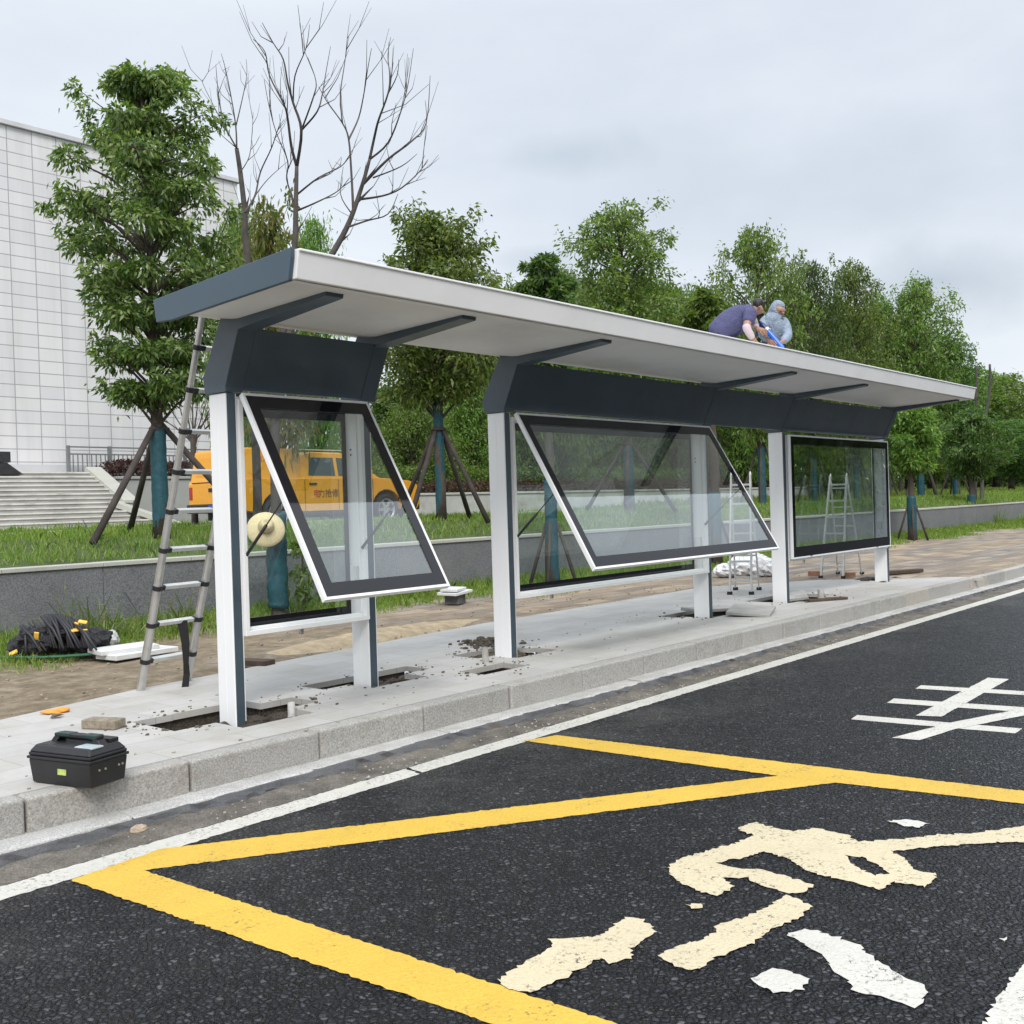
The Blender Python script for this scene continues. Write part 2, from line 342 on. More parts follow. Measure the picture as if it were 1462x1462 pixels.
def obj(name, mb, m, parent=None, bev=0.0, smooth=False, seg=2, fix=False):
    """mb holds world coordinates (of an unrotated parent); the mesh is stored relative to its parent"""
    me = bpy.data.meshes.new(name); off = origin(parent) if parent else Vector((0, 0, 0))
    me.from_pydata([(x-off.x, y-off.y, z-off.z) for x, y, z in mb.v], [], mb.f)
    if fix:
        bm = bmesh.new(); bm.from_mesh(me); bmesh.ops.recalc_face_normals(bm, faces=bm.faces); bm.to_mesh(me); bm.free()
    return link(name, me, m, parent, bev, smooth, seg)
def struct(name, mb, m, label=None, bev=0.0, **k): return tag(obj(name, mb, m, None, bev, **k), label, None, None, 'structure')
def copy_tree(o, loc=None, rotz=None, scale=None, label=None, group=None, parent=None):
    c = o.copy(); COL.objects.link(c); c.parent = parent
    for ch in list(o.children): copy_tree(ch, parent=c)
    if loc is not None: c.location = tuple(map(float, loc))
    if rotz is not None: c.rotation_euler = (0, 0, rotz)
    if scale is not None: c.scale = scale if hasattr(scale, '__len__') else (scale,)*3
    if label: c['label'] = label
    if group: c['group'] = group
    return c
def sheet(fn, xs, ys):
    """height-field sheet"""
    mb = MB(); vs = [(x, y, fn(x, y)) for y in ys for x in xs]; nx = len(xs)
    return mb.add(vs, [(j*nx+i, j*nx+i+1, (j+1)*nx+i+1, (j+1)*nx+i) for j in range(len(ys)-1) for i in range(nx-1)])
def quads_mesh(name, V, m, parent=None, k=4):
    """V: (N,k,3) array of loose faces"""
    N = len(V); me = bpy.data.meshes.new(name)
    me.vertices.add(N*k); me.vertices.foreach_set('co', np.ascontiguousarray(V, dtype=np.float32).ravel())
    me.loops.add(N*k); me.loops.foreach_set('vertex_index', np.arange(N*k, dtype=np.int32))
    me.polygons.add(N); me.polygons.foreach_set('loop_start', np.arange(0, N*k, k, dtype=np.int32)); me.polygons.foreach_set('loop_total', np.full(N, k, np.int32))
    me.update(calc_edges=True)
    return link(name, me, m, parent)
def unit(a): return a/(np.linalg.norm(a, axis=-1, keepdims=True)+1e-9)
def leaves(P, D, L, W, g=None):
    """folded leaf quads (two triangles sharing the midrib): base P, direction D, length L, width W"""
    g = g or rng
    N = len(P); D = unit(D); s = unit(np.cross(D, g.normal(size=(N, 3)))); n = np.cross(s, D)
    L = np.broadcast_to(L, (N,))[:, None]; W = np.broadcast_to(W, (N,))[:, None]
    mid = P+D*L*.45+n*L*.06
    tip = P+D*L-np.array([0, 0, 1])*L*.12
    return np.stack([P, mid+s*W*.5-n*W*.12, tip, mid-s*W*.5-n*W*.12], axis=1)
# ------------------------------------------------------------------ GROUND
ZR = -.26                                                            # road level, kerb top is 0
road = MB(); road.add([(-60, -60, ZR), (400, -60, ZR), (400, 5.1, ZR), (-60, 5.1, ZR)], [(0, 1, 2, 3)])
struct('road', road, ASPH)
def bumpy(x, y, s=1.0): return s*(.5*math.sin(7.3*x+2.1*y)+.3*math.sin(17.1*x-9*y+1)+.2*math.sin(31*x+23*y))
xs = [-8+i*.06 for i in range(560)]+[26+i*1.0 for i in range(120)]
struct('road_shoulder', sheet(lambda x, y: ZR+(.001 if y < 4.90 else .004+.05*max(0, y-4.92)+.010*(.7+bumpy(x, y))), xs, [4.886, 4.92, 4.95, 4.98, 5.01, 5.04, 5.08, 5.13]), DIRT, smooth=True)
gut = MB(); gf = MB()
for i in range(60):
    x0 = -8+i*.93*1.3; x1 = x0+.93*1.3-.01; w = random.uniform(-.014, .014); h = random.uniform(-.006, .006)
    gut.prism([(5.14+w*.5, ZR-.05), (5.34, ZR-.05), (5.34, -.180+h), (5.16+w*.5, -.186+h), (5.14+w*.5, -.192+h)], 'x', x0, x1)
gq = random.Random(12); gxs = [-8+i*.07 for i in range(500)]+[27+i*.5 for i in range(80)]
prof = [[(5.16, -.194), (5.128+gq.gauss(0, .005), -.199+gq.gauss(0, .004)), (5.112+gq.gauss(0, .009), -.228+gq.gauss(0, .006)), (5.09+gq.gauss(0, .013), -.262)] for _ in gxs]
gf.v = [(x, y, z) for x, pr in zip(gxs, prof) for y, z in pr]
gf.f = [(i*4+k, i*4+k+1, (i+1)*4+k+1, (i+1)*4+k) for i in range(len(gxs)-1) for k in range(3)]
struct('gutter', gut, CONC, bev=.008)
struct('gutter_edge', gf, CONCD, fix=True)
kb = MB()
for i in range(-12, 100):
    x0 = 2.392+.9335*i; dy = random.uniform(-.006, .006); dz = random.uniform(-.004, .004)
    kb.box(x0+.006, x0+.9335-.006, 5.30+dy, 5.435, -.24, 0+dz)
struct('kerb', kb, KERB, bev=.018, seg=3)
# pavement slabs with the pits cut out for the posts
PITS = [[(3.72, 6.36, 4.05, 6.63), (4.03, 5.80, 4.62, 6.64), (4.62, 6.10, 4.90, 6.42), (3.72, 6.10, 4.05, 6.36)],
        [(5.25, 6.47, 6.42, 6.76), (5.50, 6.19, 6.12, 6.47)],
        [(7.08, 6.50, 7.82, 6.84), (7.29, 6.20, 7.88, 6.50)],
        [(6.42, 5.83, 6.99, 6.13)],
        [(10.70, 6.60, 11.90, 6.87), (10.80, 6.22, 11.92, 6.60)],
        [(12.74, 6.16, 14.05, 6.82), (13.0, 5.92, 13.7, 6.16)],
        [(16.5, 6.35, 17.4, 6.75)]]
rects = [r_ for p in PITS for r_ in p]
edge = [(-8, 6.1), (2, 7.2), (3.24, 7.54), (4.42, 7.84), (6.47, 8.09), (9.22, 8.37), (14.55, 8.5), (16.4, 7.4), (17.6, 5.65)]
def back_edge(x):
    for (a, ya), (b2, yb) in zip(edge, edge[1:]):
        if a <= x <= b2: return ya+(yb-ya)*(x-a)/(b2-a)
    return 5.5
gx = sorted(set([round(-8+i*.3, 3) for i in range(86)]+[round(v, 3) for q in rects for v in (q[0], q[2])]+[e[0] for e in edge if e[0] > 2])); gx = [x for x in gx if x <= 17.6]
gy0 = sorted(set([round(v, 3) for q in rects for v in (q[1], q[3])]+[5.437, 7.0]))
pv = MB()
def inpit(x, y): return any(a < x < c and b_ < y < d for a, b_, c, d in rects)
cells = {}
for i in range(len(gx)-1):
    xm = (gx[i]+gx[i+1])/2
    for j in range(len(gy0)-1):
        ym = (gy0[j]+gy0[j+1])/2
        cells[i, j] = not inpit(xm, ym)
    cells[i, len(gy0)-1] = True
NJ = len(gy0)
def ytop(i, j): return gy0[j] if j < NJ else None
verts = {}
def vid(i, j, z):
    if (i, j, z) not in verts:
        be = max(back_edge(gx[i]), 5.47)
        y = min(gy0[j], be-(.02*(NJ-j))) if j < NJ else be
        pv.v.append((gx[i], y, z)); verts[i, j, z] = len(pv.v)-1
    return verts[i, j, z]
for (i, j), ok in cells.items():
    if not ok: continue
    pv.f.append((vid(i, j, 0.), vid(i+1, j, 0.), vid(i+1, j+1, 0.), vid(i, j+1, 0.)))
    for (di, dj, a, b2) in ((-1, 0, (i, j+1), (i, j)), (1, 0, (i+1, j), (i+1, j+1)), (0, -1, (i, j), (i+1, j)), (0, 1, (i+1, j+1), (i, j+1))):
        if not cells.get((i+di, j+dj), False):
            pv.f.append((vid(*a, 0.), vid(*a, -.045), vid(*b2, -.045), vid(*b2, 0.)))
struct('pavement', pv, TILE)
# bedding under the slabs (set back from the slab edge) and pit floors
bed = MB()
for q in PITS:
    for a, b_, c, d in q:
        bed.add([(a-.08, b_-.08, -.2), (c+.08, b_-.08, -.2), (c+.08, d+.08, -.2), (a-.08, d+.08, -.2)], [(0, 1, 2, 3)])
bedz = MB()
for (i, j), ok in cells.items():
    if not ok: continue
    for (di, dj, a, b2) in ((-1, 0, (i, j+1), (i, j)), (1, 0, (i+1, j), (i+1, j+1)), (0, -1, (i, j), (i+1, j)), (0, 1, (i+1, j+1), (i, j+1))):
        if (i+di, j+dj) in cells and not cells[i+di, j+dj]:
            A = pv.v[verts[(*a, 0.)]]; B = pv.v[verts[(*b2, 0.)]]; o_ = np.array([di, dj])*-.025
            bedz.add([(A[0]+o_[0], A[1]+o_[1], -.046), (A[0]+o_[0], A[1]+o_[1], -.21), (B[0]+o_[0], B[1]+o_[1], -.21), (B[0]+o_[0], B[1]+o_[1], -.046)], [(0, 1, 2, 3)])
k0 = len(bed.v); bed.v += bedz.v; bed.f += [tuple(i+k0 for i in f) for f in bedz.f]
struct('post_pits', bed, SOIL)
# dirt / brick path behind the pavement, going on to the right up to the kerb
def path_z(x, y): return -.022+.012*bumpy(x*.5, y*.6)-(.02 if y < 8.6 and x < 17 else 0)
pxs = [-8+i*.25 for i in range(110)]+[20+i*1.5 for i in range(130)]
pm = MB(); rows = 14
for j in range(rows+1):
    for x in pxs:
        y0 = (max(back_edge(x), 5.44)-.02) if x < 17.6 else 5.43
        y = y0+(11.98-y0)*j/rows; z = path_z(x, y) if x < 17.7 else -.012+.006*bumpy(x*.5, y*.6)
        if y > 10.2: z += .05*min(1, (y-10.2)/1.2)*(1+.4*math.sin(x*1.7))
        pm.v.append((x, y, min(z, -.006 if y < 9.9 else 1)))
nx = len(pxs)
pm.f = [(j*nx+i, j*nx+i+1, (j+1)*nx+i+1, (j+1)*nx+i) for j in range(rows) for i in range(nx-1)]
struct('brick_path', pm, PATH, smooth=True)
# terrace behind the wall: lawn bank, then the upper road on the left and rising lawn on the right
def terrace_z(x, y):
    z = .83+.30*min(1, max(0, (y-12.1)/1.6))+.03*math.sin(x*.9)*math.sin(y*1.3)*min(1, (y-12.1)/2)
    if y > 16.5:
        k = min(1, max(0, (x-22-(y-16.5)*.9)/10)); hi = z+.35*min(1, (y-16.5)/16); z = .98*(1-k)+hi*k
    return z
tx = [-20+i*1.0 for i in range(70)]+[50+i*6 for i in range(60)]
ty = [12.1+i*.3 for i in range(15)]+[16.5, 16.51, 17.5, 19, 21, 24, 28, 33, 40, 60, 120, 400, 900]
struct('lawn_ground', sheet(terrace_z, tx, ty), TURF, smooth=True)
uw = MB(); uw.add([(-20, 17.7, 1.003), (22.6, 17.7, 1.003), (26.5, 24.6, 1.003), (-20, 24.6, 1.003)], [(0, 1, 2, 3)])
struct('upper_road', uw, M('light_grey_asphalt', (.16, .16, .16), .85, .15, 1, speck=.2))
wl = thing('retaining_wall', 'long low speckled grey granite wall with pale coping holding up the lawn', 'wall', (20, 12, 0))
w = MB()
for i in range(70):
    x0 = -20+i*2.4; w.box(x0+.003, x0+2.397, 11.95+random.uniform(-.002, .002), 12.2, -.2, .80)
obj('wall_face', w, GRAN, wl, .004)
w = MB()
for i in range(140):
    x0 = -20+i*1.2; w.box(x0+.003, x0+1.197, 11.925, 12.24, .803, .853+random.uniform(-.003, .003))
obj('coping', w, COPE, wl, .006)
lk = MB()
for i in range(60):
    x0 = -20+i*1.0; lk.box(x0+.004, x0+.996, 16.5, 16.66, .7, 1.2+random.uniform(-.006, .006))
struct('upper_kerb', lk, COPE, bev=.01)
# ------------------------------------------------------------------ ROAD PAINT
def ragged(poly, step=.05, j=.004, seed=1):
    q = random.Random(seed); out = []
    for i in range(len(poly)):
        a, b2 = np.array(poly[i][:2]), np.array(poly[(i+1) % len(poly)][:2]); L = np.linalg.norm(b2-a); n = max(1, int(L/step))
        for k in range(n):
            p = a+(b2-a)*k/n; out.append((p[0]+q.gauss(0, j), p[1]+q.gauss(0, j)))
    return out
def paint(name, polys, m, z, label, j=.004, step=.05):
    mb = MB()
    for s, loops in enumerate(polys):
        if not isinstance(loops[0][0], (tuple, list)): loops = [loops]
        loops = [[tuple(p[:2]) for p in ragged(lp, step, j, s*7+i)] for i, lp in enumerate(loops)]
        flat = [p for lp in loops for p in lp]; zz = z+.0004*s
        tri = tessellate_polygon([[Vector((x, y, 0)) for x, y in lp] for lp in loops])
        fs = []
        for t in tri:
            A, B, Cc = (flat[i] for i in t)
            fs.append(t if (B[0]-A[0])*(Cc[1]-A[1])-(Cc[0]-A[0])*(B[1]-A[1]) > 0 else t[::-1])
        mb.add([(x, y, zz) for x, y in flat], fs)
    return tag(obj(name, mb, m), label, None, None, 'structure')
def W(pts): return [tuple(on_z(x, y, ZR)[:2]) for x, y in pts]
def Z1(pts): return W([(680+.535*x, 1120+.535*y) for x, y in pts])
def Z3(pts): return W([(1180+.1929*x, 940+.1929*y) for x, y in pts])
paint('edge_line', [[(-10, 4.708), (4.56, 4.708), (4.60, 4.882), (-10, 4.882)], [(4.59, 4.722), (140, 4.722), (140, 4.890), (4.63, 4.890)]], WHT, ZR+.0012, 'long white edge line beside the gutter', .004, .03)
paint('zigzag_line', [W([(100, 1257), (232, 1212), (1110, 1108), (1150, 1104), (1222, 1114), (1190, 1118), (205, 1243), (880, 1462), (1080, 1527), (900, 1527), (700, 1462)]),
                      W([(748, 1058), (795, 1050), (1462, 1130), (1700, 1158), (1700, 1177), (1462, 1148), (1190, 1117.5), (1110, 1108)])], YEL, ZR+.0022, 'yellow zigzag bus bay line on the dark asphalt', .0035, .02)
A = [(695, 118), (740, 103), (815, 122), (850, 128), (905, 118), (985, 135), (1015, 155), (1130, 148), (1250, 135), (1330, 132), (1462, 112), (1640, 92), (1640, 140), (1462, 155), (1330, 160), (1180, 172), (1105, 180), (1155, 205), (1165, 228), (1228, 240), (1200, 275), (1110, 262), (1075, 285), (1010, 265), (900, 240), (870, 225), (835, 200), (770, 180), (700, 200), (640, 212), (690, 225), (760, 228), (840, 250), (897, 272), (880, 290), (830, 293), (770, 275), (720, 252), (650, 250), (690, 275), (640, 302), (560, 272), (520, 245), (515, 220), (545, 200), (620, 178), (700, 155), (740, 138)]
Ah = [(985, 192), (1030, 195), (1085, 225), (1105, 240), (1060, 245), (1010, 220)]
Bp = [(830, 297), (895, 325), (870, 355), (775, 395), (720, 435), (640, 465), (600, 495), (550, 497), (485, 462), (520, 440), (620, 410), (640, 380), (760, 340)]
Cp = [(55, 525), (210, 430), (190, 415), (330, 408), (400, 358), (440, 360), (485, 397), (420, 435), (410, 470), (350, 482), (340, 465), (290, 490), (175, 545), (150, 558), (95, 555)]
paint('road_lettering', [[Z1(A), Z1(Ah)], Z1(Bp), Z1(Cp), Z1([(560, 325), (600, 320), (604, 332), (575, 335)])], CRM, ZR+.0044, 'large cream painted road character with ragged strokes', .0065, .016)
Dp = [(825, 400), (880, 387), (965, 410), (1020, 430), (1080, 480), (1150, 520), (1198, 545), (1190, 585), (1165, 595), (1080, 570), (1020, 555), (950, 495), (915, 450)]
paint('road_lettering', [Z1(Dp), Z1([(735, 520), (800, 490), (890, 520), (870, 550), (800, 558), (750, 540)]), Z1([(1355, 639), (1400, 560), (1462, 480), (1640, 300), (1700, 520), (1500, 800), (1280, 760)]),
                         Z1([(1100, 100), (1150, 95), (1210, 107), (1180, 118), (1140, 112)]), Z1([(1395, 415), (1420, 412), (1415, 425)])], WHT, ZR+.0036, 'white scraps of a painted road character beside the cream one', .0065, .016)
paint('road_lettering', [Z3([(178, 452), (228, 420), (1448, 520), (1400, 556)]), Z3([(447, 330), (500, 298), (1900, 392), (1900, 428)]), Z3([(657, 225), (700, 200), (1900, 270), (1900, 300)]),
                         Z3([(1195, 145), (1352, 155), (850, 432), (660, 425)]), Z3([(485, 590), (690, 608), (960, 525), (1462, 425), (1900, 345), (1900, 300), (1340, 395), (930, 475)])], WHT, ZR+.0014, 'crisp white painted road character of long crossing bars, farther off', .002, .06)
# loose grit on the shoulder and road edge
gr = MB()
for i in range(420):
    x = random.uniform(1.5, 14); y = min(5.09, max(4.6, random.gauss(5.0, .09))); r0 = random.uniform(.003, .011)
    gr.blob((x, y, ZR+.012+r0*.4), (r0, r0*random.uniform(.6, 1), r0*.7), 3, .2, i)
tag(obj('gravel', gr, M('pale_grit', (.33, .30, .26), .9, .4, 30)), 'loose pale grit scattered along the dirt strip by the gutter', None, None, 'stuff')
st = MB(); p_ = on_z(203, 1192, ZR); st.blob((p_[0], p_[1]+.03, ZR+.02), (.045, .03, .03), 6, .18, 3)
tag(obj('stone', st, M('tan_stone', (.42, .33, .25), .9, .3, 20, bmp=.01, bs=60)), 'small tan stone lying in the gutter dirt near the yellow corner', 'stone')
# ------------------------------------------------------------------ BUS SHELTER
PX = [4.29, 5.54, 7.25, 10.82, 12.84, 16.36]; YF, YB = 6.25, 6.45; HT = 2.24
sh = thing('bus_shelter', 'long unfinished bus shelter with white roof, slate blue brackets and three glass display cases', 'bus shelter', (10, 6.3, 0))
for k, x in enumerate(PX):
    zb = -.105 if k == 0 else -.03
    p = obj('post', MB().box(x, x+.09, YF, YB, zb, HT), WHITE, sh, .006)
    obj('front_strip', MB().box(x+.008, x+.075, YF-.006, YF+.01, zb+.002, HT-.003), NAVY, p, .002)
    obj('post_groove', MB().box(x-.0015, x+.01, YF+.098, YF+.102, zb+.01, HT-.004), WHITE, p)
# roof
RX0, RX1 = 3.92, 16.72
def roof_sec(): return [(4.95, 2.945), (4.985, 2.778), (6.05, 2.733), (6.13, 2.738), (6.46, 2.792), (6.48, 2.86)]
rf = obj('roof', MB().prism(roof_sec(), 'x', RX0+.02, RX1), ROOFW, sh, .003)
sof = MB()
for i in range(6):
    xa = RX0+.03+i*(RX1-RX0-.04)/6; xb = RX0+.03+(i+1)*(RX1-RX0-.04)/6-.004
    sof.add([(xa, 5.012, 2.772), (xb, 5.012, 2.772), (xb, 6.05, 2.728), (xa, 6.05, 2.728), (xa, 6.12, 2.733), (xb, 6.12, 2.733), (xb, 6.45, 2.786), (xa, 6.45, 2.786)], [(1, 0, 3, 2), (2, 3, 4, 5), (5, 4, 7, 6)])
obj('soffit', sof, M('soffit_sheet', (.78, .78, .78), .5, .05, 1.0, dirt=(.5, .48, .46), da=.3, ds=1.2), rf)
obj('end_panel', MB().prism([(4.985, 2.958), (4.99, 2.90), (5.02, 2.766), (6.27, 2.706), (6.47, 2.715), (6.50, 2.872)], 'x', RX0-.012, RX0+.018), NAVYL, rf, .004)
obj('edge_cap', MB().prism([(4.942, 2.95), (4.942, 2.935), (5.1, 2.925), (5.1, 2.955)], 'x', RX0+.021, RX1+.01), WHITE, rf, .004)
seam = MB()
for i in range(1, 6):
    x = RX0+i*(RX1-RX0)/6; seam.box(x-.0015, x+.0015, 5.04, 6.27, 2.7, 2.79)
for k, x in enumerate(PX):
    sl = lambda y: 2.785-(y-5.03)*(.067/1.25)
    yb_ = 5.12
    bx = x+.09
    # upright bracket leaning out over the road, then the beam under the roof
    m_ = MB().prism([(YB+.03, 2.245), (YF-.02, 2.245), (YF-.02, 2.28), (6.06, 2.655), (yb_+.01, 2.742), (yb_, 2.785), (6.26, 2.765), (YB+.05, 2.36)], 'x', x-.012, x+.135)
    obj('bracket', m_, NAVY, sh, .005)
def header(x0, x1):
    mb = MB().prism([(YF-.015, 2.262), (YF+.03, 2.262), (YF+.03, 2.29), (6.105, 2.672), (6.055, 2.672), (YF-.015, 2.283)], 'x', x0, x1)
    return obj('header_panel', mb, NAVY, sh, .004)

for a_, b__ in ((0, 1), (2, 3), (3, 4), (4, 5)): header(PX[a_]+.136, PX[b__]-.013)
# display cases
def display_case(x0, x1, open_, z0=.53, z1=2.2):
    f = .035
    mb = MB().box(x0, x1, 6.225, 6.44, z0, z0+f).box(x0, x1, 6.225, 6.44, z1-f, z1).box(x0, x0+f, 6.226, 6.439, z0+f, z1-f).box(x1-f, x1, 6.226, 6.439, z0+f, z1-f)
    mb.box(x0+f, x1-f, 6.27, 6.285, z0+f, z0+f+.018).box(x0+f, x1-f, 6.34, 6.355, z0+f, z0+f+.014).box(x0+f, x0+f+.012, 6.27, 6.285, z0+f+.02, z1-f).box(x1-f-.012, x1-f, 6.27, 6.285, z0+f+.02, z1-f)
    c = obj('display_case', mb, WHITE, sh, .003)
    bd = MB(); a, b2, zz0, zz1 = x0+f, x1-f, z0+f, z1-f; t = .07; y0, y1 = 6.405, 6.411
    bd.box(a, b2, y0, y1, zz0, zz0+t).box(a, b2, y0, y1, zz1-t, zz1).box(a, a+t*.6, y0, y1, zz0+t, zz1-t).box(b2-t*.6, b2, y0, y1, zz0+t, zz1-t)
    obj('black_border', bd, BLACKG, c)
    obj('back_glass', MB().add([(a, 6.414, zz0), (b2, 6.414, zz0), (b2, 6.414, zz1), (a, 6.414, zz1)], [(0, 1, 2, 3)]), GLASS2, c)
    # cable, clip and small vents on the inner right side, drain stub beneath
    cl = MB().tube([(x1-.05, 6.33, z0+.34), (x1-.10, 6.3, z0+.30), (x1-.07, 6.29, z0+.22), (x1-.045, 6.32, z0+.26)], .004, 6)
    cl.box(x1-f-.03, x1-f-.001, 6.30, 6.37, z0+.30, z0+.42)
    obj('cable', cl, M('pale_cable', (.6, .6, .6), .5), c)
    obj('drain_stub', MB().box(x0+.62*min(1, (x1-x0)/1.3), x0+.62*min(1, (x1-x0)/1.3)+.025, 6.32, 6.345, z0-.055, z0-.001), ALU, c)
    for zz in (z1-.33, z1-.37, z0+.2): obj('screw', MB().lathe([(0, -.002), (.008, -.002), (.008, .004), (0, .004)], (x1-f-.002, 6.35, zz), (1, 0, 0), 10), STEEL, c)
    # lid: local v runs down the lid, n is its outward normal
    Ln = 1.645
    top = np.array([0, 6.195, 2.215]) if open_ else np.array([0, 6.215, 2.205])
    d = np.array([0, -.508, -.861]) if open_ else np.array([0, 0, -1.0])
    nrm = np.array([0, -.861, .508]) if open_ else np.array([0, -1.0, 0])
    X = np.array([1.0, 0, 0]); L0, L1 = x0-.02, x1-.015
    def piece(mb, xa, xb, va, vb, na, nb):
        c_ = top+X*(xa+xb)/2+d*(va+vb)/2+nrm*(na+nb)/2
        mb.obox(c_, X*(xb-xa), d*(vb-va), nrm*(nb-na))
    fr = MB(); w = .022; T = .042
    piece(fr, L0, L1, 0, w, 0, T); piece(fr, L0, L1, Ln-w, Ln, 0, T); piece(fr, L0, L0+w, w, Ln-w, .001, T-.001); piece(fr, L1-w, L1, w, Ln-w, .001, T-.001)
    lid = obj('lid', fr, WHITE, sh, .003)
    b_ = MB(); g0, g1 = T-.010, T-.004; s = .085
    tb, bb = (.10, .10) if open_ else (.10, .135)
    piece(b_, L0+w, L1-w, w, w+tb, g0, g1); piece(b_, L0+w, L1-w, Ln-w-bb, Ln-w, g0, g1)
    piece(b_, L0+w, L0+w+s, w+tb, Ln-w-bb, g0, g1); piece(b_, L1-w-s, L1-w, w+tb, Ln-w-bb, g0, g1)
    obj('lid_border', b_, BLACKG, lid)
    q = [top+X*xx+d*vv+nrm*(g0-.002) for xx, vv in ((L0+w, Ln-w), (L1-w, Ln-w), (L1-w, w), (L0+w, w))]
    obj('lid_glass', MB().add(q, [(0, 1, 2, 3)]), GLASS, lid)
    if open_:
        for xx in (x0+.03, x1-.045):
            a = np.array([xx, 6.235, 1.10]); e = top+X*xx+d*.83+nrm*(-.005); mid = a+(e-a)*.52
            sm = MB().tube([a, mid], .012, 10).tube([mid, e], .005, 8).blob(a, (.014, .014, .014), 5, 0).blob(e, (.011, .011, .011), 5, 0)
            obj('gas_strut', sm, BLKP, sh, smooth=True)
    else:
        for xx in (x0+.5, x1-.6): obj('lock', MB().box(xx, xx+.05, 6.16, 6.172, z0+.05, z0+.056), STEEL, lid)
display_case(PX[0]+.092, PX[1]-.002, True); display_case(PX[2]+.092, PX[3]-.002, True); display_case(PX[4]+.092, PX[5]-.002, False)
# concrete collar the first post stands in (its pit floor is higher there)
struct('post_footing', MB().box(3.98, 4.46, 5.82, 6.5, -.19, -.106), TILE, bev=.004)
struct('pit_sand', MB().box(4.6, 4.98, 6.0, 6.5, -.2, -.17), DIRT)
# ------------------------------------------------------------------ SMALL THINGS ON THE PAVEMENT
def lumps(name, m, spots, label, cat, seed=0, kind=None):
    mb = MB(); q = random.Random(seed)
    for (x, y, z, r0, n) in spots:
        for i in range(n):
            s = q.uniform(.3, 1)*r0*.35
            mb.blob((x+q.gauss(0, max(r0*.5, .14)), y+q.gauss(0, max(r0*.35, .09)), z+q.uniform(0, .5)*s), (s, s*q.uniform(.6, 1), s*.7), 4, .25, i)
    return tag(obj(name, mb, m), label, cat, None, kind)
lumps('soil_heap', M('brown_soil', (.125, .10, .072), .95, .45, 14, bmp=.02, bs=50, speck=.5, ss=70), [(7.6, 6.72, -.08, .15, 420), (7.8, 7.0, -.01, .10, 120), (7.62, 6.45, -.14, .15, 240), (8.0, 7.2, 0, .12, 90)], 'crumbly brown soil heaped in and behind the pit of the third post', None, 2, 'stuff')
lumps('pit_rubble', SOIL, [(6.1, 6.6, -.16, .3, 120), (4.4, 6.3, -.19, .4, 60), (11.4, 6.6, -.17, .4, 80), (13.5, 6.4, -.17, .4, 90), (6.7, 5.98, -.18, .2, 60), (16.9, 6.6, -.1, .4, 90), (3.9, 6.35, -.19, .2, 40)], 'dark crumbs of soil and rubble in the open post pits', None, 5, 'stuff')
def pvc(x, y, z0, z1, r0, label, tilt=(0, 0), m=None, name='pipe_stub'):
    mb = MB().tube([(x, y, z0), (x+tilt[0], y+tilt[1], z1)], r0, 14, False).tube([(x+tilt[0], y+tilt[1], z1), (x, y, z0+.01)], r0*.8, 14, False)
    mb.tube([(x+tilt[0]*.45, y+tilt[1]*.45, z0+(z1-z0)*.45), (x+tilt[0]*.6, y+tilt[1]*.6, z0+(z1-z0)*.6)], r0*1.06, 14, False)
    return tag(obj(name, mb, m or M('dusty_white_pvc', (.62, .62, .60), .5, .15, 12, dirt=(.3, .27, .2), da=.6, ds=14), smooth=True), label, 'pipe')
pvc(4.60, 6.03, -.19, .05, .026, 'short white plastic pipe standing in the pit right of the nearest post')
p_ = on_z(696, 957, -.08); pvc(p_[0], p_[1], -.15, .13, .03, 'dusty grey pipe stub rising from the square pit in front of the third post', (-.03, .0), M('dusty_grey_pipe', (.40, .385, .36), .8, .25, 14, bmp=.004, bs=60))
pvc(13.38, 6.02, -.1, .13, .04, 'pale pipe stub in the pit beside the fifth post', (0, 0), M('pale_grey_pipe', (.45, .44, .41), .7, .2, 12))
def slab(name, c, L, Wd, H, rot, m, label, cat, tilt=(0, 0), bev=.006):
    t = np.array([math.cos(rot), math.sin(rot), tilt[0]]); s = np.array([-math.sin(rot), math.cos(rot), tilt[1]]); n = np.cross(t, s)
    o = obj(name, MB().obox(c, t*L, s*Wd, n/np.linalg.norm(n)*H), m, None, bev); return tag(o, label, cat)
BRK = M('dusty_brown_brick', (.26, .22, .165), .9, .3, 20, bmp=.006, bs=70, speck=.25, dirt=(.16, .14, .1), da=.5, ds=9)
c_ = (on_z(121, 1045)+on_z(167, 1037))/2
slab('brick', (c_[0]+.03, c_[1]+.02, .032), .26, .12, .06, R_(-66), BRK, 'loose dusty brown brick on the pale paving behind the black toolbox', 'brick')
PLK = M('wet_brown_wood', (.075, .048, .032), .7, .3, 14, bmp=.003, bs=30)
p_ = on_z(352, 944)
slab('wood_block', (5.78, 8.14, .02), .42, .15, .05, R_(105), PLK, 'short dark brown wooden block lying on the dirt behind the nearest post', 'wood block')
slab('wood_plank', (13.2, 5.86, .018), .62, .1, .035, R_(-28), PLK, 'dark wooden plank lying at the front edge of the pit by the fifth post', 'plank')
slab('wood_plank', (18.1, 6.7, .03), .95, .16, .06, R_(-25), PLK, 'dark brown board lying on the brick path beyond the last post', 'plank')
SL = M('loose_stone_slab', (.36, .355, .34), .8, .15, 6, speck=.25, dirt=(.24, .21, .17), da=.4, ds=5)
slab('paving_slab', (11.38, 6.0, .045), .68, .5, .035, R_(20), SL, 'loose pale paving slab lying over the pit right of the fourth post', 'slab', (.05, .06))
slab('paving_slab', (11.55, 6.62, .02), .9, .28, .04, R_(-8), SL, 'pale paving slab sagging into the back of the pit behind the fourth post', 'slab', (-.06, .05))
slab('paving_slab', (13.55, 6.5, .015), .62, .36, .04, R_(30), SL, 'tilted grey slab sunk in the pit right of the fifth post', 'slab', (.08, -.10))
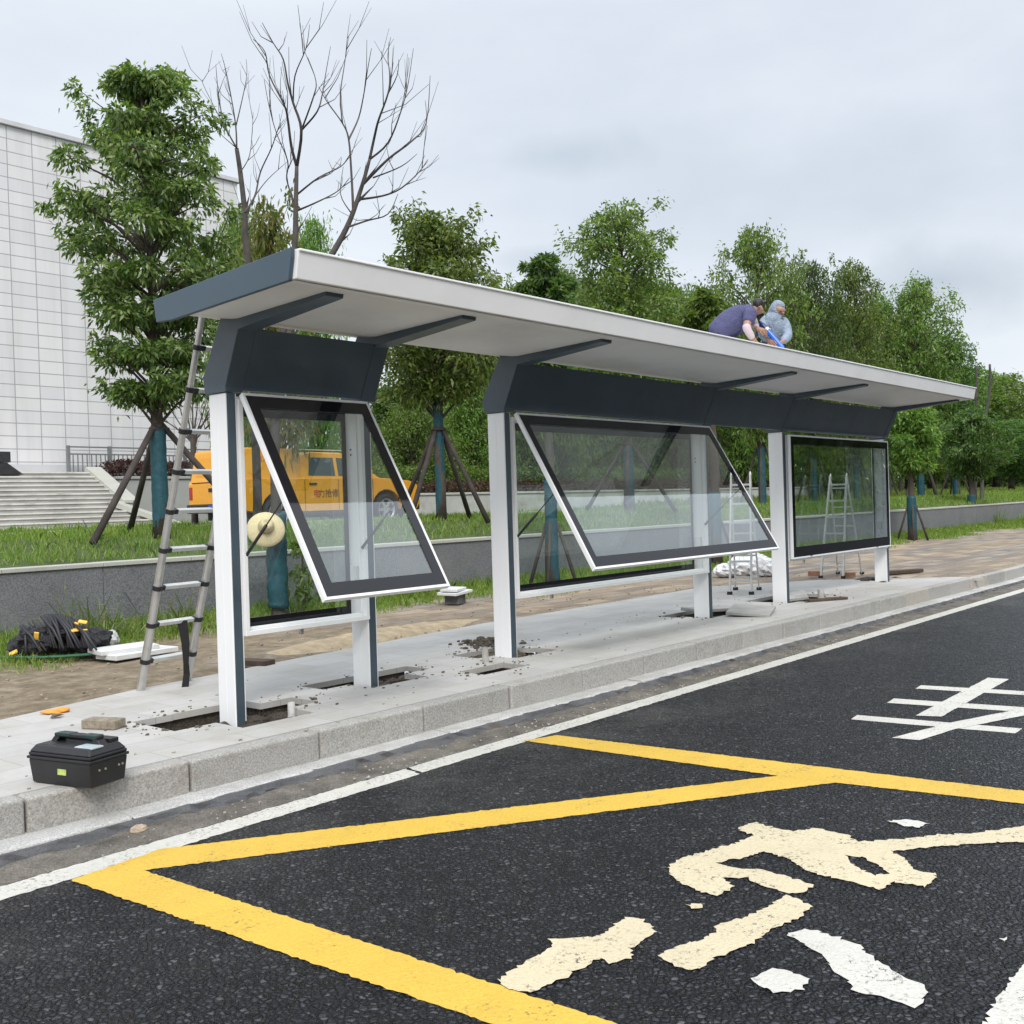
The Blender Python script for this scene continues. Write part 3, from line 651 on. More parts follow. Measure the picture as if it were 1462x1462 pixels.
WS = M('white_stone_slab', (.60, .61, .61), .6, .08, 4, dirt=(.4, .38, .33), da=.4, ds=5)
c_ = on_z(197, 936)
slab('stone_slab', (c_[0], c_[1], .03), .72, .34, .05, R_(5), WS, 'lower white stone slab lying on the dirt behind the leaning ladder', 'slab', (0, 0))
slab('stone_slab', (c_[0]-.10, c_[1]+.09, .078), .60, .32, .045, R_(-4), WS, 'upper white stone slab stacked on another behind the leaning ladder', 'slab', (.01, .02))
# stack of pale slabs on a dark block near the wall
bs = on_z(650, 862)
slab('concrete_block', (bs[0], bs[1], .07), .26, .22, .14, R_(20), CONCD, 'dark block under the two white slabs near the grass', 'block')
slab('stone_slab', (bs[0], bs[1], .165), .46, .32, .04, R_(12), WS, 'larger white slab resting on a dark block near the grass', 'slab', (.05, .03))
slab('stone_slab', (bs[0]-.03, bs[1], .212), .36, .26, .04, R_(22), WS, 'smaller white slab, topmost of the stack on a dark block near the grass', 'slab', (.02, .03))
c_ = on_z(77, 1018); rg = MB(); rg.blob((c_[0], c_[1], .01), (.085, .06, .018), 8, .3, 4).blob((c_[0]+.05, c_[1]-.03, .012), (.05, .04, .02), 7, .3, 5)
tag(obj('rag', rg, M('orange_cloth', (.80, .30, .05), .8, .15, 14), smooth=True), 'small crumpled orange rag at the back edge of the pavement', 'rag')
c_ = on_z(80, 1025); lf = MB().add([(c_[0]-.05, c_[1]-.01, .006), (c_[0], c_[1]-.045, .03), (c_[0]+.07, c_[1]+.01, .012), (c_[0], c_[1]+.04, .028)], [(0, 1, 2), (0, 2, 3)])
tag(obj('dry_leaf', lf, M('dry_leaf', (.12, .09, .06), .8)), 'curled dry brown leaf on the paving next to the orange rag', 'leaf')
# small crumbs of mortar on the slabs
cr = MB(); q = random.Random(3)
for i in range(150):
    x = q.uniform(2.2, 15); y = q.uniform(5.35, 7.4); r0 = q.uniform(.003, .012)
    if inpit(x, y): continue
    cr.blob((x, y, r0*.4), (r0*1.3, r0, r0*.6), 3, .25, i)
tag(obj('mortar_crumbs', cr, M('mortar_crumb', (.30, .27, .23), .95, .4, 40)), 'small crumbs of mortar scattered over the pale paving', None, None, 'stuff')
SAND = M('pale_sand', (.40, .32, .21), .95, .25, 8, bmp=.012, bs=40, speck=.2, ss=80)
def sand_h(x, y):
    u = ((x-8.0)/1.9)**2+((y-8.78-.06*(x-8))/.36)**2; return -.05+.10*max(0, 1-u)**.8+.012*bumpy(x*1.5, y*1.7)*max(0, 1-u)
struct('sand_patch', sheet(sand_h, [5.9+i*.07 for i in range(61)], [8.35+i*.05 for i in range(19)]), SAND, smooth=True)
pq = random.Random(77); pb = MB()
for i in range(380):
    x = pq.uniform(2.5, 22); e_ = back_edge(x) if x < 17.6 else 5.5; y = e_+.05+pq.random()**1.3*(10.4-e_); r0 = pq.uniform(.004, .018)
    pb.blob((x, y, -.012), (r0*1.3, r0, r0*.7), 3, .28, i)
tag(obj('path_grit', pb, M('mixed_grit', (.26, .22, .17), .95, .6, 20)), 'small stones and brick chips strewn over the dirt path', None, None, 'stuff')
sq = random.Random(21); sp_ = MB()
for i in range(900):
    a_, b__, c__, d__ = sq.choice(rects[:-1]); k_ = sq.random()
    x = sq.choice((a_, c__))+sq.gauss(0, .09) if k_ < .5 else sq.uniform(a_, c__); y = sq.uniform(b__, d__) if k_ < .5 else sq.choice((b__, d__))+sq.gauss(0, .08)
    if inpit(x, y) or y < 5.45 or (x < 4.5 and y < 6.6 and x > 3.95): continue
    r0 = abs(sq.gauss(0, .006))+.002; sp_.blob((x, y, r0*.4), (r0*1.4, r0*1.1, r0*.7), 3, .3, i)
tag(obj('spilt_soil', sp_, M('brown_crumbs', (.115, .095, .07), .95, .5, 20)), 'brown soil crumbs spilt on the paving round the post pits', None, None, 'stuff')
# toolbox
def toolbox():
    a = np.array([2.545, 5.60, 0]); n_ = np.array([2.665, 5.135, 0]); ux = unit(n_-a); L = .455; uy = np.array([-ux[1], ux[0], 0]); uz = np.array([0, 0, 1.0]); Wd = .25
    t = thing('toolbox', 'black plastic toolbox with carry handle standing at the kerb edge', 'toolbox', (*(a+ux*L/2+uy*Wd/2)[:2], 0))
    def P(x, y, z): return a+ux*x+uy*y+uz*z
    def frus(mb, x0, x1, y0, y1, z0, z1, k):
        vs = [P(x0+k, y0+k, z0), P(x1-k, y0+k, z0), P(x1-k, y1-k, z0), P(x0+k, y1-k, z0), P(x0, y0, z1), P(x1, y0, z1), P(x1, y1, z1), P(x0, y1, z1)]
        mb.add(vs, [(3, 2, 1, 0), (4, 5, 6, 7), (0, 1, 5, 4), (1, 2, 6, 5), (2, 3, 7, 6), (3, 0, 4, 7)])
    b = MB(); frus(b, 0, L, 0, Wd, .004, .132, .012); bd = obj('body', b, BLKP, t, .008)
    r0 = MB(); frus(r0, -.007, L+.007, -.007, Wd+.007, .133, .148, 0); obj('rim', r0, BLKP, t, .005)
    l = MB(); frus(l, 0.0, L, 0.0, Wd, .149, .168, -.0); l2 = MB(); frus(l, .03, L-.03, .026, Wd-.026, .169, .205, -.026)
    ld = obj('lid', l, BLKP, t, .007)
    for x0, x1 in ((.04, .15), (.165, .30)):
        tr = MB(); frus(tr, x0, x1, .03, .105, .198, .207, 0); obj('tray_cover', tr, BLKP, ld, .003)
    g = MB(); frus(g, .31, .435, .03, .11, .199, .209, 0); obj('tray_cover', g, M('pale_grey_plastic', (.38, .44, .47), .4, .1, 9), ld, .003)
    e = MB(); frus(e, .05, L-.05, Wd-.07, Wd-.01, .2, .225, 0); obj('organiser', e, BLKP, ld, .004)
    h = MB(); ym = .135
    for x0 in (.02, L-.02):
        g_ = 1 if x0 < .2 else -1
        h.add([P(x0, ym-.035, .17), P(x0+.07*g_, ym-.035, .2), P(x0+.07*g_, ym+.035, .2), P(x0, ym+.035, .17), P(x0+.045*g_, ym-.024, .232), P(x0+.09*g_, ym-.024, .232), P(x0+.09*g_, ym+.024, .232), P(x0+.045*g_, ym+.024, .232)],
              [f if g_ > 0 else f[::-1] for f in [(3, 2, 1, 0), (4, 5, 6, 7), (0, 1, 5, 4), (1, 2, 6, 5), (2, 3, 7, 6), (3, 0, 4, 7)]])
    frus(h, .07, L-.07, ym-.026, ym+.026, .229, .250, 0)
    hd = obj('handle', h, BLKP, t, .006)
    TQ = M('dark_teal_plastic', (.012, .036, .032), .4)
    for x0 in (.09, .28):
        k = MB(); frus(k, x0, x0+.10, ym-.028, ym+.028, .234, .2525, 0); obj('grip_insert', k, TQ, hd, .003)
    s = MB(); frus(s, .215, .275, -.0, .004, .062, .092, 0); obj('sticker', s, M('lime_sticker', (.45, .55, .16), .5, .3, 60), bd)
    for y0 in (.06, .10, .19, .215): obj('rivet', MB().lathe([(0, 0), (.006, 0), (.006, .004), (0, .004)], P(L-.004, y0, .09), ux, 8), ALU, bd)
toolbox()
# telescopic ladder leaning against the back of the roof
def telescopic():
    A0, A1 = np.array([4.45, 7.79, -.03]), np.array([4.345, 6.545, 2.93]); B0, B1 = np.array([4.915, 7.86, -.03]), np.array([4.80, 6.575, 2.93])
    t = thing('telescopic_ladder', 'extended telescopic aluminium ladder leaning against the back of the shelter roof', 'ladder', (4.68, 7.8, 0))
    n = 10; L = np.linalg.norm(A1-A0)
    for P0, P1 in ((A0, A1), (B0, B1)):
        m_ = MB()
        for k in range(n):
            a = P0+(P1-P0)*k/n; b2 = P0+(P1-P0)*(k+1)/n; m_.tube([a, b2], .035-.0015*k, 16)
        obj('rail', m_, ALU, t, smooth=False)
    for k in range(n):
        f_ = (k+.93)/n
        if k == n-1: break
        a = A0+(A1-A0)*f_; b2 = B0+(B1-B0)*f_; d = unit(A1-A0)
        rg_ = obj('rung', MB().bar(a, b2, .045, .03, d), ALUW, t, .004)
        e = unit(b2-a)
        for p, s_ in ((a, 1), (b2, -1)): obj('clamp', MB().tube([p-d*.018, p+d*.018], .041-.0012*k, 16).bar(p, p+s_*e*.06, .05, .036, d), BLKP, rg_)
    # hanging black strap
    a = A0+(A1-A0)*(1.93/n)+(B0-A0)*.62
    pts = [(a[0], a[1]-.03, a[2]), (a[0]+.01, a[1]-.05, .36), (a[0]+.015, a[1]-.04, .2), (a[0]+.03, a[1]-.02, .1), (a[0]+.01, a[1]-.02, -.01)]
    s = MB(); w_ = [.07, .055, .03, .04, .045]
    vs = []; 
    for p, ww in zip(pts, w_): vs += [(p[0]-ww/2, p[1]+.02, p[2]), (p[0]+ww/2, p[1]-.01, p[2]), (p[0]+ww/2, p[1]-.006, p[2]), (p[0]-ww/2, p[1]+.024, p[2])]
    fs = []
    for i in range(len(pts)-1):
        for k in range(4): fs.append((i*4+k, i*4+(k+1) % 4, (i+1)*4+(k+1) % 4, (i+1)*4+k))
    s.add(vs, fs); obj('strap', s, M('black_webbing', (.012, .011, .012), .85), t)
telescopic()
def step_ladder(fl, fr, H, spread, label, inward=.05, double=False):
    fl, fr = np.array([*fl, 0.0]), np.array([*fr, 0.0]); side = unit(fr-fl); back = np.array([-side[1], side[0], 0])
    if back[0] < 0: back = -back
    t = thing('step_ladder', label, 'ladder', (*((fl+fr)/2+back*spread/2)[:2], 0))
    top_l = fl+back*spread/2+side*inward+np.array([0, 0, H]); top_r = fr+back*spread/2-side*inward+np.array([0, 0, H])
    bl, br = fl+back*spread-side*.02, fr+back*spread+side*.02
    fm = MB(); rm = MB()
    nr = 6
    for a, b2, top in ((fl, fr, (top_l, top_r)), ):
        for p, tp in ((a, top[0]), (b2, top[1])): obj('rail', MB().bar(p, tp, .026, .06, back).tube([tp, tp+np.array([0, 0, .05])+back*.02], [.022, .012], 8), ALUW, t, .003)
        for k in range(nr):
            f_ = (k+.7)/(nr+.2); obj('rung', MB().bar(a+(top[0]-a)*f_, b2+(top[1]-b2)*f_, .05, .028), ALUW, t, .002)
    for p, tp in ((bl, top_l), (br, top_r)): obj('rear_leg', MB().bar(p, tp-side*0, .022, .045, back), ALUW, t, .003)
    for k in range(3 if not double else 5):
        f_ = (k+.6)/5.2; obj('brace', MB().bar(bl+(top_l-bl)*f_, br+(top_r-br)*f_, .03, .025), ALUW, t, .002)
    for p in (fl, fr, bl, br): obj('foot', MB().box(p[0]-.03, p[0]+.03, p[1]-.03, p[1]+.03, 0.0, .045), RUB, t, .004)
    return t
p1, p2 = on_z(1042, 849), on_z(1073, 849)
step_ladder(p1[:2], p2[:2], 1.72, .75, 'dull aluminium step ladder standing behind the wide middle glass case', .015)
p1, p2 = on_z(1172, 825.5), on_z(1204, 826)
step_ladder(p1[:2], p2[:2], 1.70, .95, 'bright aluminium step ladder standing behind the closed right hand glass case', .05, True)
for k, (px, py, lb) in enumerate(((1163, 823, 'small orange brown brick left of the bright step ladder feet'), (1212, 825, 'small orange brown brick right of the bright step ladder feet'))):
    c_ = on_z(px, py); slab('brick', (c_[0], c_[1], .05), .12, .2, .09, R_(10), M('orange_brick', (.38, .2, .12), .85, .25, 20), lb, 'brick')
# wrapped white sacks by the grass
sk = thing('white_sack', 'heap of crumpled white plastic sacks on the path behind the middle case', 'sack', (*on_z(1058, 820)[:2], 0))
s = MB(); c_ = on_z(1062, 822)
d_ = unit(np.array([.65, -.76, 0]))
for i, (o_, rx, rz) in enumerate(((-.30, .22, .13), (-.05, .30, .2), (.22, .28, .22), (.42, .2, .17))): s.blob((c_[0]+d_[0]*o_, c_[1]+d_[1]*o_, rz*.75), (rx, .24, rz), 12, .13, 20+i)
obj('plastic_wrap', s, M('white_plastic', (.66, .67, .70), .35, .2, 12, bmp=.02, bs=18), sk)
c_ = on_z(158, 925); s = MB(); s.blob((c_[0], c_[1], .09), (.09, .08, .10), 10, .14, 31)
tag(obj('plastic_bag', s, M('clear_plastic', (.52, .55, .55), .25, .2, 16, bmp=.02, bs=30)), 'small crumpled clear plastic bag beside the heap of black netting', 'bag')
# black heap with yellow scraps
def netting():
    t = thing('netting_heap', 'crumpled heap of black netting with yellow scraps in the grass by the wall', 'netting', (*on_z(82, 940)[:2], 0))
    c_ = on_z(82, 938); e = np.array([.65, -.76, 0]); wv = np.array([.76, .65, 0])
    m_ = MB()
    for i in range(26):
        o_ = random.uniform(-.45, .42); h = .40*(1-(abs(o_)/.58)**2); q = c_+e*o_+wv*random.uniform(-.12, .2)
        m_.blob((q[0], q[1], h*random.uniform(.25, .75)), (random.uniform(.08, .2), random.uniform(.07, .16), random.uniform(.05, .13)), 8, .2, 50+i)
    obj('net_folds', m_, M('black_net_fabric', (.022, .022, .026), .7, .45, 25, bmp=.03, bs=30), t)
    f = MB()
    for i in range(40):
        o_ = random.uniform(-.42, .35); h = .42*(1-(abs(o_)/.6)**2); q = c_+e*o_-wv*random.uniform(.0, .2); dr = random.uniform(.1, .3)
        pts = [q+np.array([0, 0, h+.02]), q+e*dr*.5-wv*.06+np.array([0, 0, h*.75]), q+e*dr-wv*.16+np.array([0, 0, max(.02, h*.3)])]
        f.tube(pts, [.012, .016, .01], 5)
    obj('cord_loops', f, M('black_cord', (.03, .03, .036), .6), t, smooth=True)
    YT = M('yellow_tape', (.75, .47, .08), .6, .2, 20)
    for (px, py, zz) in ((52, 908, .22), (56, 925, .16), (50, 936, .08), (110, 893, .30), (106, 900, .27), (118, 888, .31), (120, 900, .26), (19, 932, .08), (44, 940, .05)):
        q = at_depth(px, py, depth_of(c_)-.2); rr = random.Random(px*7+py); sx = unit(np.array([rr.gauss(0, 1), rr.gauss(0, 1), rr.gauss(0, .5)])); sy = unit(np.cross(sx, (rr.gauss(0, .4), -.5, .8)))
        obj('yellow_scrap', MB().obox(q, sx*.085, sy*.05, unit(np.cross(sx, sy))*.018), YT, t, .012)
    gn = MB()
    for i in range(3):
        q0 = c_+e*(-.6+.1*i)-wv*.25; gn.tube([q0+np.array([0, 0, .05]), q0+e*.5-wv*.05+np.array([0, 0, .04]), q0+e*1.0+wv*.02+np.array([0, 0, .05])], .012, 6)
    obj('green_cord', gn, M('green_cord', (.03, .12, .06), .6), t, smooth=True)
netting()
# straw hat hanging on the wrapped trunk
def straw_hat(c, face):
    t = thing('straw_hat', 'round pale straw hat hung on the teal wrapped trunk', 'hat', c)
    f = unit(np.array(face)); cr = [(0, .118), (.018, .122), (.04, .138), (.062, .136), (.082, .11), (.096, .04), (.102, .0)]
    br = [(.102, .0), (.12, -.012), (.16, -.03), (.21, -.06), (.24, -.088), (.241, -.094), (.2, -.066), (.1, -.014)]
    s = M('straw', (.66, .54, .32), .8, .12, 30, bmp=.006, bs=110)
    obj('band', MB().lathe([(.1025, .006), (.1045, .008), (.1015, .034), (.098, .034)], c, f, 36), M('straw_band', (.42, .32, .16), .8, .15, 30), t, smooth=True)
    obj('crown', MB().lathe(cr, c, f, 36), s, t, smooth=True); obj('brim', MB().lathe(br, c, f, 48), s, t, smooth=True)
# ------------------------------------------------------------------ TREES
def interp(t, prof):
    for (a, ra), (b2, rb) in zip(prof, prof[1:]):
        if a <= t <= b2: return ra+(rb-ra)*(t-a)/(b2-a)
    return prof[-1][1]
def crown_mesh(H, zb, R, prof, nclump, nleaf, leaf, m, seed, csize=.36, droop=.45, flat=.7, fill=.12, tiers=0):
    """leaf clumps on limbs; returns (leaf mesh object, limbs MB)"""
    g = np.random.default_rng(seed); limbs = MB(); Vs = []
    for k in range(nclump):
        t = (k+g.uniform(0, 1))/nclump
        if tiers: t = min(.98, max(0, (round(t*tiers-.5)+.5+g.normal()*.16)/tiers))
        z = zb+(H-zb)*t*.97
        rr = R*interp(t, prof); a = k*2.399+g.uniform(-.5, .5); r0 = rr*(g.uniform(.35, 1.12)**.7)
        if g.uniform() < fill: r0 *= .35
        cs = csize*R*g.uniform(.65, 1.25)*(.75+.25*interp(t, prof)); r0 = max(0, r0-cs*.35)
        c = np.array([r0*math.cos(a), r0*math.sin(a), z])
        z0 = max(zb*.8, z-.45*r0-.25); limbs.tube([(0, 0, z0), (c[0]*.5, c[1]*.5, z0+(z-z0)*.65), c], [.03*R/1.3, .02*R/1.3, .007], 5, False)
        n = int(nleaf*g.uniform(.7, 1.3)); d = unit(g.normal(size=(n, 3))); d[:, 2] = np.abs(d[:, 2])*np.where(g.uniform(size=n) < .72, 1, -.8)
        P = c+d*np.array([1, 1, flat])*cs*(g.uniform(.25, 1, size=(n, 1))**.5)
        D = d*.8+g.normal(size=(n, 3))*.55-np.array([0, 0, droop])
        Vs.append(leaves(P, D, leaf*g.uniform(.7, 1.25, n), leaf*.38*g.uniform(.8, 1.2, n), g))
        if g.uniform() < .45:
            a2 = a+g.uniform(-.6, .6); rr2 = rr*g.uniform(.95, 1.28); c2 = np.array([rr2*math.cos(a2), rr2*math.sin(a2), z+g.uniform(-.05, .35)*R]); n2 = int(n*.3); s2 = cs*g.uniform(.35, .6)
            if c2[2] < H*1.02:
                P2 = c2+g.normal(size=(n2, 3))*s2*.5; Vs.append(leaves(P2, g.normal(size=(n2, 3))*.6+unit(c2-c)*.5-np.array([0, 0, droop]), leaf*g.uniform(.7, 1.2, n2), leaf*.36, g)); limbs.tube([c, (c+c2)/2, c2], [.012, .009, .004], 4, False)
        for j in range(3):
            p = P[g.integers(n)]; limbs.tube([c, (c+p)/2+np.array([0, 0, .02]), p], [.008, .006, .003], 4, False)
    return np.concatenate(Vs), limbs
P_TALL = [(0, .45), (.15, .62), (.3, .7), (.45, .92), (.6, 1), (.75, 1), (.88, .82), (.97, .5), (1, .3)]
P_ROUND = [(0, .55), (.15, .88), (.35, 1), (.6, .97), (.8, .78), (.93, .5), (1, .25)]
P_BUMP = [(0, .5), (.2, .85), (.42, 1), (.6, .92), (.72, .62), (.85, .5), (.95, .4), (1, .25)]
P_CONIC = [(0, .5), (.12, .6), (.28, .66), (.42, .86), (.55, 1), (.68, 1), (.8, .86), (.9, .6), (1, .22)]
P_CONE = [(0, .7), (.15, 1), (.4, .9), (.65, .66), (.85, .4), (1, .12)]
def trunk_mb(H, r0, seed, lean=.0):
    q = random.Random(seed); pts, rad = [], []
    for i in range(9):
        t = i/8; pts.append((q.uniform(-.03, .03)*(i > 0)+lean*t, q.uniform(-.03, .03)*(i > 0), H*.93*t-.08)); rad.append(r0*(1.25 if i == 0 else 1)*(1-t)**.8+.012)
    return MB().tube(pts, rad, 10)
def poles_for(t, base, zt, rad, n, rot, r0=.03, collar=True):
    for k in range(n):
        a = rot+2*math.pi*k/n
        f_ = np.array([base[0]+rad*math.cos(a), base[1]+rad*math.sin(a), base[2]-.06]); e = np.array([base[0]+.07*math.cos(a), base[1]+.07*math.sin(a), base[2]+zt+.05])
        obj('support_pole', MB().tube([f_, (f_+e)/2+np.array([.01, 0, .01]), e+(e-f_)*.06], [r0*1.1, r0, r0*.9], 8), POLE, t, smooth=True)
    if collar:
        m_ = MB()
        for k in range(n):
            a, b2 = rot+2*math.pi*k/n, rot+2*math.pi*(k+1)/n
            m_.tube([(base[0]+.15*math.cos(a), base[1]+.15*math.sin(a), base[2]+zt), (base[0]+.15*math.cos(b2), base[1]+.15*math.sin(b2), base[2]+zt)], .028, 7)
        obj('pole_collar', m_, POLE, t, smooth=True)
def tree(base, H, zb, R, prof, ncl, nl, leaf, m, seed, label, group=None, tr=.085, wrap=None, poles=None, name='street_tree', droop=.45, csize=.36, flat=.7, bark=None, fill=.12, tiers=0):
    base = np.array(base, float); t = thing(name, label, 'tree', base, group)
    V, limbs = crown_mesh(H, zb, R, prof, ncl, nl, leaf, m, seed, csize, droop, flat, fill, tiers)
    tk = trunk_mb(H, tr, seed); 
    T = MB(); T.v = [tuple(np.array(p)+base) for p in tk.v]; T.f = tk.f
    obj('trunk', T, bark or BARK, t, smooth=True)
    Lm = MB(); Lm.v = [tuple(np.array(p)+base) for p in limbs.v]; Lm.f = limbs.f; obj('limbs', Lm, bark or BARK, t, smooth=True)
    quads_mesh('crown', V, m, t)
    if wrap:
        wm = MB(); n = 16; z0, z1 = wrap
        wm.tube([(base[0], base[1], base[2]+z0+(z1-z0)*i/n) for i in range(n+1)], [(tr*1.04+.010)*(1+.05*(i % 2)) for i in range(n+1)], 14)
        obj('trunk_wrap', wm, TEAL, t, smooth=True)
    if poles: poles_for(t, base, *poles)
    return t
def px_tree(bx, top, Y, zg, hw, by=705):
    """base point, height and crown half width of a tree measured in the photograph, standing at distance Y from the kerb line"""
    p = on_y(bx-.031*(by-top)*.3, by, Y); D = depth_of((p[0], Y, zg)); z = on_y(bx, top, Y)[2]
    return np.array([p[0], Y, zg]), z-zg, hw/F*D
# the three nearest trees on the lawn
b_, H_, R0 = px_tree(236, 98, 13.5, 1.12, 132, 757)
tree(b_, H_, 1.75, R0*.86, P_CONIC, 118, 225, .102, LEAF_A, 11, 'tallest lawn tree, tiered glossy green, with tripod poles, before the white hall', 'trees along the lawn', .095, (0, 1.5), (1.5, 1.35, 3, R_(200), .045), droop=.6, csize=.26, flat=.6, tiers=9)
b_, H_, R0 = px_tree(634, 314, 14, 1.14, 98, 742)
tree(b_, H_, 2.2, R0*1.12, P_BUMP, 84, 230, .12, LEAF_B, 12, 'round headed green tree on the lawn, trunk in the gap between shelter bays', 'trees along the lawn', .08, (0, 2.25), (1.72, 1.05, 4, R_(10), .045), droop=.55, csize=.33, tiers=7)
b_, H_, R0 = px_tree(903, 303, 14.3, 1.15, 72, 725)
tree(b_, H_, 2.2, R0*1.12, P_TALL, 84, 210, .125, LEAF_B, 13, 'tall loose crowned tree on the lawn behind the middle of the shelter roof', 'trees along the lawn', .11, (0, 1.5), (1.6, 1.1, 4, R_(30), .045), droop=.5, csize=.34)
# dead tree with two leaders, hat and teal wrap; second dead tree behind it
def bare_tree(name, label, D, paths, base, tr, wrap=None, twigs=3, seed=1, r_end=.006, trunk=None):
    q = random.Random(seed); root = thing(name, label, 'tree', base)
    tm = MB(); brs = []
    def to3(pts, j): return [at_depth(x, y, D+j*math.sin(i*.8+x*.05)) for i, (x, y) in enumerate(pts)]
    for k, (pts, r0, r1) in enumerate(paths):
        P = to3(pts, 0 if k < (trunk or 1) else .35)
        if k < (trunk or 1): P = [np.array(base)-np.array([0, 0, .1])]+P if k == 0 else P
        # smooth
        S = []
        for i in range(len(P)-1):
            a, b2, c, d = P[max(i-1, 0)], P[i], P[i+1], P[min(i+2, len(P)-1)]
            for s in range(4):
                u_ = s/4; S.append(.5*((2*b2)+(c-a)*u_+(2*a-5*b2+4*c-d)*u_**2+(3*b2-a-3*c+d)*u_**3))
        S.append(P[-1]); n = len(S)
        bm_ = MB(); brs.append(bm_)
        (tm if k < (trunk or 1) else bm_).tube(S, [(.92 if k < (trunk or 1) else .66)*(r0+(r1-r0)*(i/(n-1))**.8) for i in range(n)], 7)
        for i in range(int(n*.3), int(n*.86)):
            for _ in range(2):
                if q.random() < .10*twigs:
                    a = S[i]; L = q.uniform(.3, .7); d = unit(S[min(i+1, n-1)]-S[max(i-1, 0)]+1e-6)+np.array([q.gauss(0, .42), q.gauss(0, .42), q.uniform(.0, .3)]); d = unit(d)
                    m1 = a+d*L*.5; e = m1+unit(d+np.array([q.gauss(0, .15), q.gauss(0, .15), .55]))*L*.6
                    bm_.tube([a, m1, e], [r1*.9+.002, .0045, .0025], 4, False)
                    if q.random() < .5: bm_.tube([m1, m1+unit(d+np.array([q.gauss(0, .5), q.gauss(0, .5), .3]))*L*.5], [.004, .002], 4, False)
    obj('trunk', tm, BARKD, root, smooth=True)
    for bm_ in brs:
        if bm_.v: obj('branch', bm_, BARKD, root, smooth=True)
    if wrap:
        z0, z1 = wrap; n = 22
        obj('trunk_wrap', MB().tube([(base[0]+(.01*math.sin(i)), base[1], base[2]+z0+(z1-z0)*i/n) for i in range(n+1)], [tr*(1.2+.10*(i % 2)) for i in range(n+1)], 14), TEAL, root, smooth=True)
    return root
Dh = depth_of((8.55, 11.5, 0)); hb = on_z(398, 884, -.0); hb = np.array([hb[0], hb[1], .02]); Dh = depth_of(hb)
def S5(pts): return [(260+.26*x, 30+.26*y) for x, y in pts]
d23 = [([(396, 800), (394, 700), (393, 600), (398, 520), (412, 430), (421, 350)]+S5([(625, 1000), (630, 800)]), .10, .027),
       ([(393, 600), (404, 510), (432, 430)]+S5([(830, 1270), (920, 1100), (990, 900), (1030, 760)]), .075, .022),
       (S5([(630, 800), (600, 690), (580, 540), (560, 460), (480, 300), (455, 170), (390, 100)]), .035, .006), (S5([(630, 800), (655, 600), (610, 450), (580, 340), (555, 210), (500, 120), (440, 10)]), .035, .006),
       (S5([(655, 600), (720, 420), (735, 330), (690, 200)]), .02, .005), (S5([(655, 600), (740, 500), (770, 400), (790, 280), (815, 140)]), .022, .005),
       (S5([(610, 450), (620, 300), (680, 150), (700, 20)]), .018, .005), (S5([(635, 950), (750, 860), (870, 800), (910, 750)]), .022, .006),
       (S5([(635, 1040), (750, 990), (860, 930), (920, 860)]), .022, .006), (S5([(615, 1000), (575, 870), (580, 770), (520, 620), (480, 480), (450, 320)]), .018, .005),
       (S5([(1030, 760), (1060, 620), (1080, 540), (1130, 400), (1140, 300), (1130, 190), (1145, 90)]), .032, .005), (S5([(940, 1030), (930, 840), (915, 650), (880, 560), (800, 450), (750, 360)]), .03, .006),
       (S5([(915, 650), (970, 530), (1000, 390), (1020, 260), (1040, 150)]), .02, .005), (S5([(880, 560), (870, 400), (890, 250), (915, 80)]), .018, .005),
       (S5([(990, 900), (1130, 760), (1260, 660), (1340, 560), (1362, 300)]), .034, .005), (S5([(1030, 760), (1130, 670), (1200, 500), (1240, 350), (1270, 150)]), .024, .005),
       (S5([(970, 980), (1100, 960), (1200, 920), (1300, 830), (1350, 760)]), .026, .006), (S5([(1050, 860), (1200, 800), (1290, 730)]), .018, .005),
       (S5([(915, 1130), (1020, 1095), (1130, 1060), (1185, 950)]), .024, .006), (S5([(1130, 400), (1180, 300), (1190, 210)]), .014, .005), (S5([(925, 1050), (870, 950), (885, 800)]), .014, .005)]
bare_tree('dead_tree', 'larger dead tree with two forking bare leaders, teal wrapped trunk carrying the straw hat', Dh, d23, hb, .105, (.12, 1.36), 2.1, 4, trunk=2)
hq = on_y(380, 752, 11.02)
straw_hat(hq, (-.50, -.78, .40))
tw = thing('twig_sprout', 'tuft of yellow green leafy shoots beside the teal trunk under the straw hat', 'sprout', hb+np.array([.1, -.1, 0]))
g_ = np.random.default_rng(5); Vv = []
for zc, s_ in ((.95, .16), (.55, .2), (.3, .12)):
    n = 90; P = hb+np.array([.24, -.22, zc])+g_.normal(size=(n, 3))*s_*.45; Vv.append(leaves(P, g_.normal(size=(n, 3))*.6+np.array([0, 0, -.5]), .13, .035, g_))
quads_mesh('foliage', np.concatenate(Vv)-hb-np.array([.1, -.1, 0]), LEAF_C, tw)
obj('stem', MB().tube([hb+np.array([.22, -.2, -.05]), hb+np.array([.25, -.22, .5]), hb+np.array([.22, -.22, 1.05])], [.012, .009, .005], 6), BARK, tw)
db = np.array([on_y(364, 740, 15.2)[0], 15.2, 1.12]); Dd = depth_of(db)
